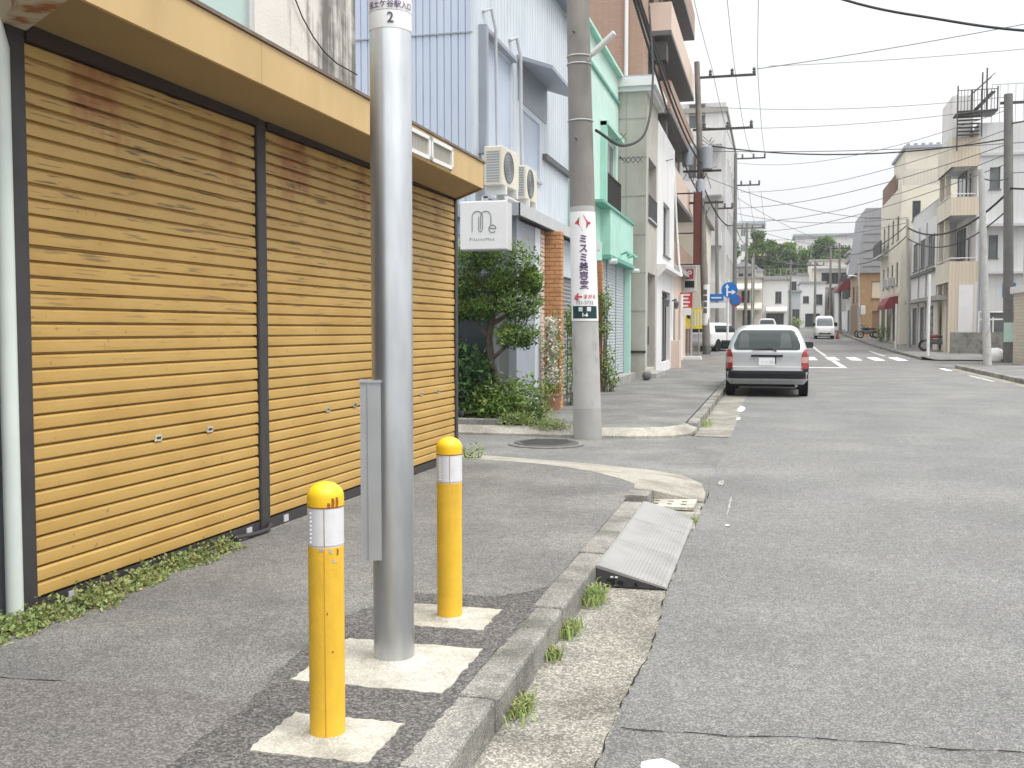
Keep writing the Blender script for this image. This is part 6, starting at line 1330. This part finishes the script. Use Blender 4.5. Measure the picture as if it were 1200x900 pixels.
cross((9.2, 46, 6.2), (7.47, 62.5, 6.6), .03, 'second cable drooping before the cream corner building', .9, 'wire')
cross((13, 38, 6.4), (9.3, 46, 7.2), .04, 'dark cable entering from the right edge to the thick pole', .2, 'wire')
cross((14, 38, 9.9), (9.3, 46, 9.8), .03, 'upper dark cable entering from the right edge to the thick pole', .2, 'wire')
cross((7.47, 62.5, 7.4), (6.0, 100, 8.6), .03, 'cable running from the slim pole to the far dark pole', .8, 'wire')
cross((7.47, 62.5, 6.8), (6.6, 86, 6.6), .03, 'cable running from the slim pole to the street lamp pole', .4, 'wire')
cross((-2.3, 97, 10.8), (6.0, 100, 9.0), .02, 'wire crossing the far street below the hilltop flats', .3)
cross((-1.9, 108, 8.9), (4.4, 112, 8.2), .02, 'wire crossing at the end of the street', .3)
cross((4.4, 112, 8.2), (12, 110, 8.0), .02, 'wire running right at the end of the street', .3)
cross((7.05, 39, 6.7), (9.3, 46, 7.6), .025, 'short cable from the pale corner pole to the thick dark pole', .1, 'wire')

cross((-.3, 50, 13.7), (24, 36, 11.6), .012, 'faint grey wire falling gently to the right edge below the topmost one', .5)
cross((9.3, 46, 9.6), (-2.4, 80, 11.8), .016, 'faint wire rising left from the thick right pole above the dark one', .7)
cross((9.3, 46, 8.6), (-2.5, 80, 9.6), .018, 'grey wire dipping left from the thick right pole to the third left pole', .8)
cross((7.47, 62.5, 7.8), (-2.7, 80, 10.2), .018, 'grey wire from the slim right pole to the third left pole', .5)
cross((7.47, 62.5, 7.5), (-2.4, 97, 9.8), .018, 'grey wire from the slim right pole to the fourth left pole', .5)
cross((6.0, 100, 9.2), (-2.7, 80, 11.4), .018, 'grey wire from the far dark pole back to the third left pole', .4)
cross((-3.4, 50, 8.8), (7.47, 62.5, 7.7), .016, 'low grey wire from the second left pole to the slim right pole', .6)
cross((-2.8, 80, 9.4), (-2.3, 97, 9.2), .03, 'dark low cable between the third and fourth left poles', .4, 'wire')
cross((-3.3, 50, 8.4), (-2.8, 80, 9.4), .04, 'dark low cable between the second and third left poles', .8, 'wire')
cross((9.3, 46, 7.8), (22, 40, 8.6), .02, 'grey wire leaving the thick pole for the right edge', .3)
# small vertical shop signs and poles at the far end
def blade(x, y, z0, z1, w_, m, label, cat='sign'):
    t = thing('blade_sign', label, cat, (x, y, z0), 0, 'small signs along the far street'); MB().box(x - w_ / 2, y - .08, z0, x + w_ / 2, y + .08, z1).build('panel', M[m], t); MB().box(x - w_ / 2 - .03, y - .1, z1, x + w_ / 2 + .03, y + .1, z1 + .05).build('frame', M['grey_metal'], t); MB().box(x + w_ / 2, y - .03, z0 + .2, x + w_ / 2 + .5, y + .03, z0 + .28).build('bracket', M['steel_dark'], t)
blade(6.55, 99.2, 4.2, 6.4, .55, 'dark_grey', 'dark vertical sign on the narrow white house')
blade(6.9, 106.5, 3.2, 4.8, .6, 'white', 'white vertical sign on the far grey house')
upole((-3.3, 66, zg(66) + .1), (-3.45, 66, 9.5), .13, .09, 'slim pole between the second and third left utility poles', arms=((.5, -.2, 1.0, 0),))
upole((-1.6, 88, zg(88) + .1), (-1.62, 88, 7.4), .10, .07, 'slim pale lamp pole at the left kerb far up the street', m='pole_light')
upole((1.9, 113.5, zg(113)), (1.9, 113.5, 8.8), .14, .1, 'utility pole standing before the grey garage at the street end', arms=((.5, -.8, .8, 0), (1.5, -.6, .6, 0)))
upole((5.6, 106, zg(106) + .1), (5.55, 106, 9.6), .14, .1, 'utility pole right of the white van', arms=((.5, -.8, .8, 0),))
cross((5.55, 106, 9.2), (1.9, 113.5, 8.4), .02, 'wire between the two poles behind the white van', .2)
cross((1.9, 113.5, 8.4), (-2.3, 97, 9.6), .02, 'wire from the street end pole to the fourth left pole', .3)
t = thing('wheel_stop', 'low white parking kerb block at the car park entrance', 'kerb block', (-3.2, 43.2, zg(43) + .12)); MB().prism([(-.45, 0), (.45, 0), (.4, .13), (-.4, .13)], lambda x, z: (-3.25 + x, 43.0, zg(43) + .116 + z), lambda x, z: (-3.25 + x, 43.6, zg(43) + .116 + z)).build('block', M['white'], t)

# expanding lattice cable brackets and a traffic cone
for x0, z0, lab in ((-4.08, 6.26, 'upper dark lattice cable bracket sticking out beside the mint wall'), (-3.66, 5.67, 'lower dark lattice cable bracket in front of the beige wall')):
    mb = MB()
    for k in range(4):
        for q in (1, -1): mb.tube([(x0 + .12 * k, 25.9, z0 - q * .08), (x0 + .12 * (k + 1), 25.9, z0 + q * .08)], .008, 5)
    mb.tube([(x0, 25.9, z0), (x0 - .1, 25.9, z0 + .1), (x0 - .1, 26.6, z0 + .1)], .012, 5)
    single(mb, 'lattice_bracket', M['steel_dark'], lab, 'bracket', (x0, 25.9, z0), 'lattice cable brackets')
t = thing('traffic_cone', 'red traffic cone beside the white van', 'cone', (5.2, 87, zg(87) + .004)); MB().lathe([(.15, .03), (.04, .68), (.03, .7)], n=14).build('cone', M['lamp_red'], t, True, world=False); MB().bbox(-.2, -.2, 0, .2, .2, .035, .01).build('base', M['black'], t, world=False)
# scrub and stepped houses on the hillside
rg = random.Random(31); mb = MB()
for k in range(70): x = rg.uniform(-13, 15); y = rg.uniform(160, 188); s_ = rg.uniform(.7, 1.5); mb.leaves(rg, (x, y, zg(y) + .6), (s_ * 1.4, s_, s_), 90, .4, .2, .3, .6)
single(mb, 'hillside_scrub', M['leaf_far'], 'green scrub covering the slope above the far houses', 'scrub', (0, 170, zg(170)))['kind'] = 'stuff'
for x0, x1, y, d, h, m, lab, rf in ((-1.8, 1.0, 148, 5, 4.2, 'grey_light', 'grey roofed cottage above the small white shop house', 'gable'), (6.8, 10.2, 140, 6, 6.5, 'white', 'white house above the cream building at the street end', 'gable'), (10.4, 14.5, 150, 6, 5.2, 'beige', 'beige house on the right of the hillside', 'gable'), (2.0, 4.4, 133, 6, 6.4, 'white_wall', 'narrow white house between the garage and the cream building', 'flat'), (-4.4, -2.0, 130, 6, 7.4, 'concrete', 'grey narrow house behind the tan awnings', 'flat')): far_house(x0, x1, y, d, h, m, lab, [(.15, .4, h - 2.0, h - .8), (.6, .85, h - 2.0, h - .8)], rf)
# ------------------------------------------------------------------ thin summer haze
hz = MB().box(-200, -100, -1.2, 200, 430, 27.5).build('haze', M['white']); hz['kind'] = 'stuff'; tag(hz, 'thin pale haze filling the street', 'haze')
hm = bpy.data.materials.new('haze'); hm.use_nodes = True; hn = hm.node_tree; hn.nodes.remove(hn.nodes['Principled BSDF']); pv = hn.nodes.new('ShaderNodeVolumePrincipled'); pv.inputs['Color'].default_value = (.97, .98, 1, 1); pv.inputs['Density'].default_value = .0005; pv.inputs['Anisotropy'].default_value = .2
hn.links.new(pv.outputs[0], hn.nodes['Material Output'].inputs['Volume']); hz.data.materials.clear(); hz.data.materials.append(hm)
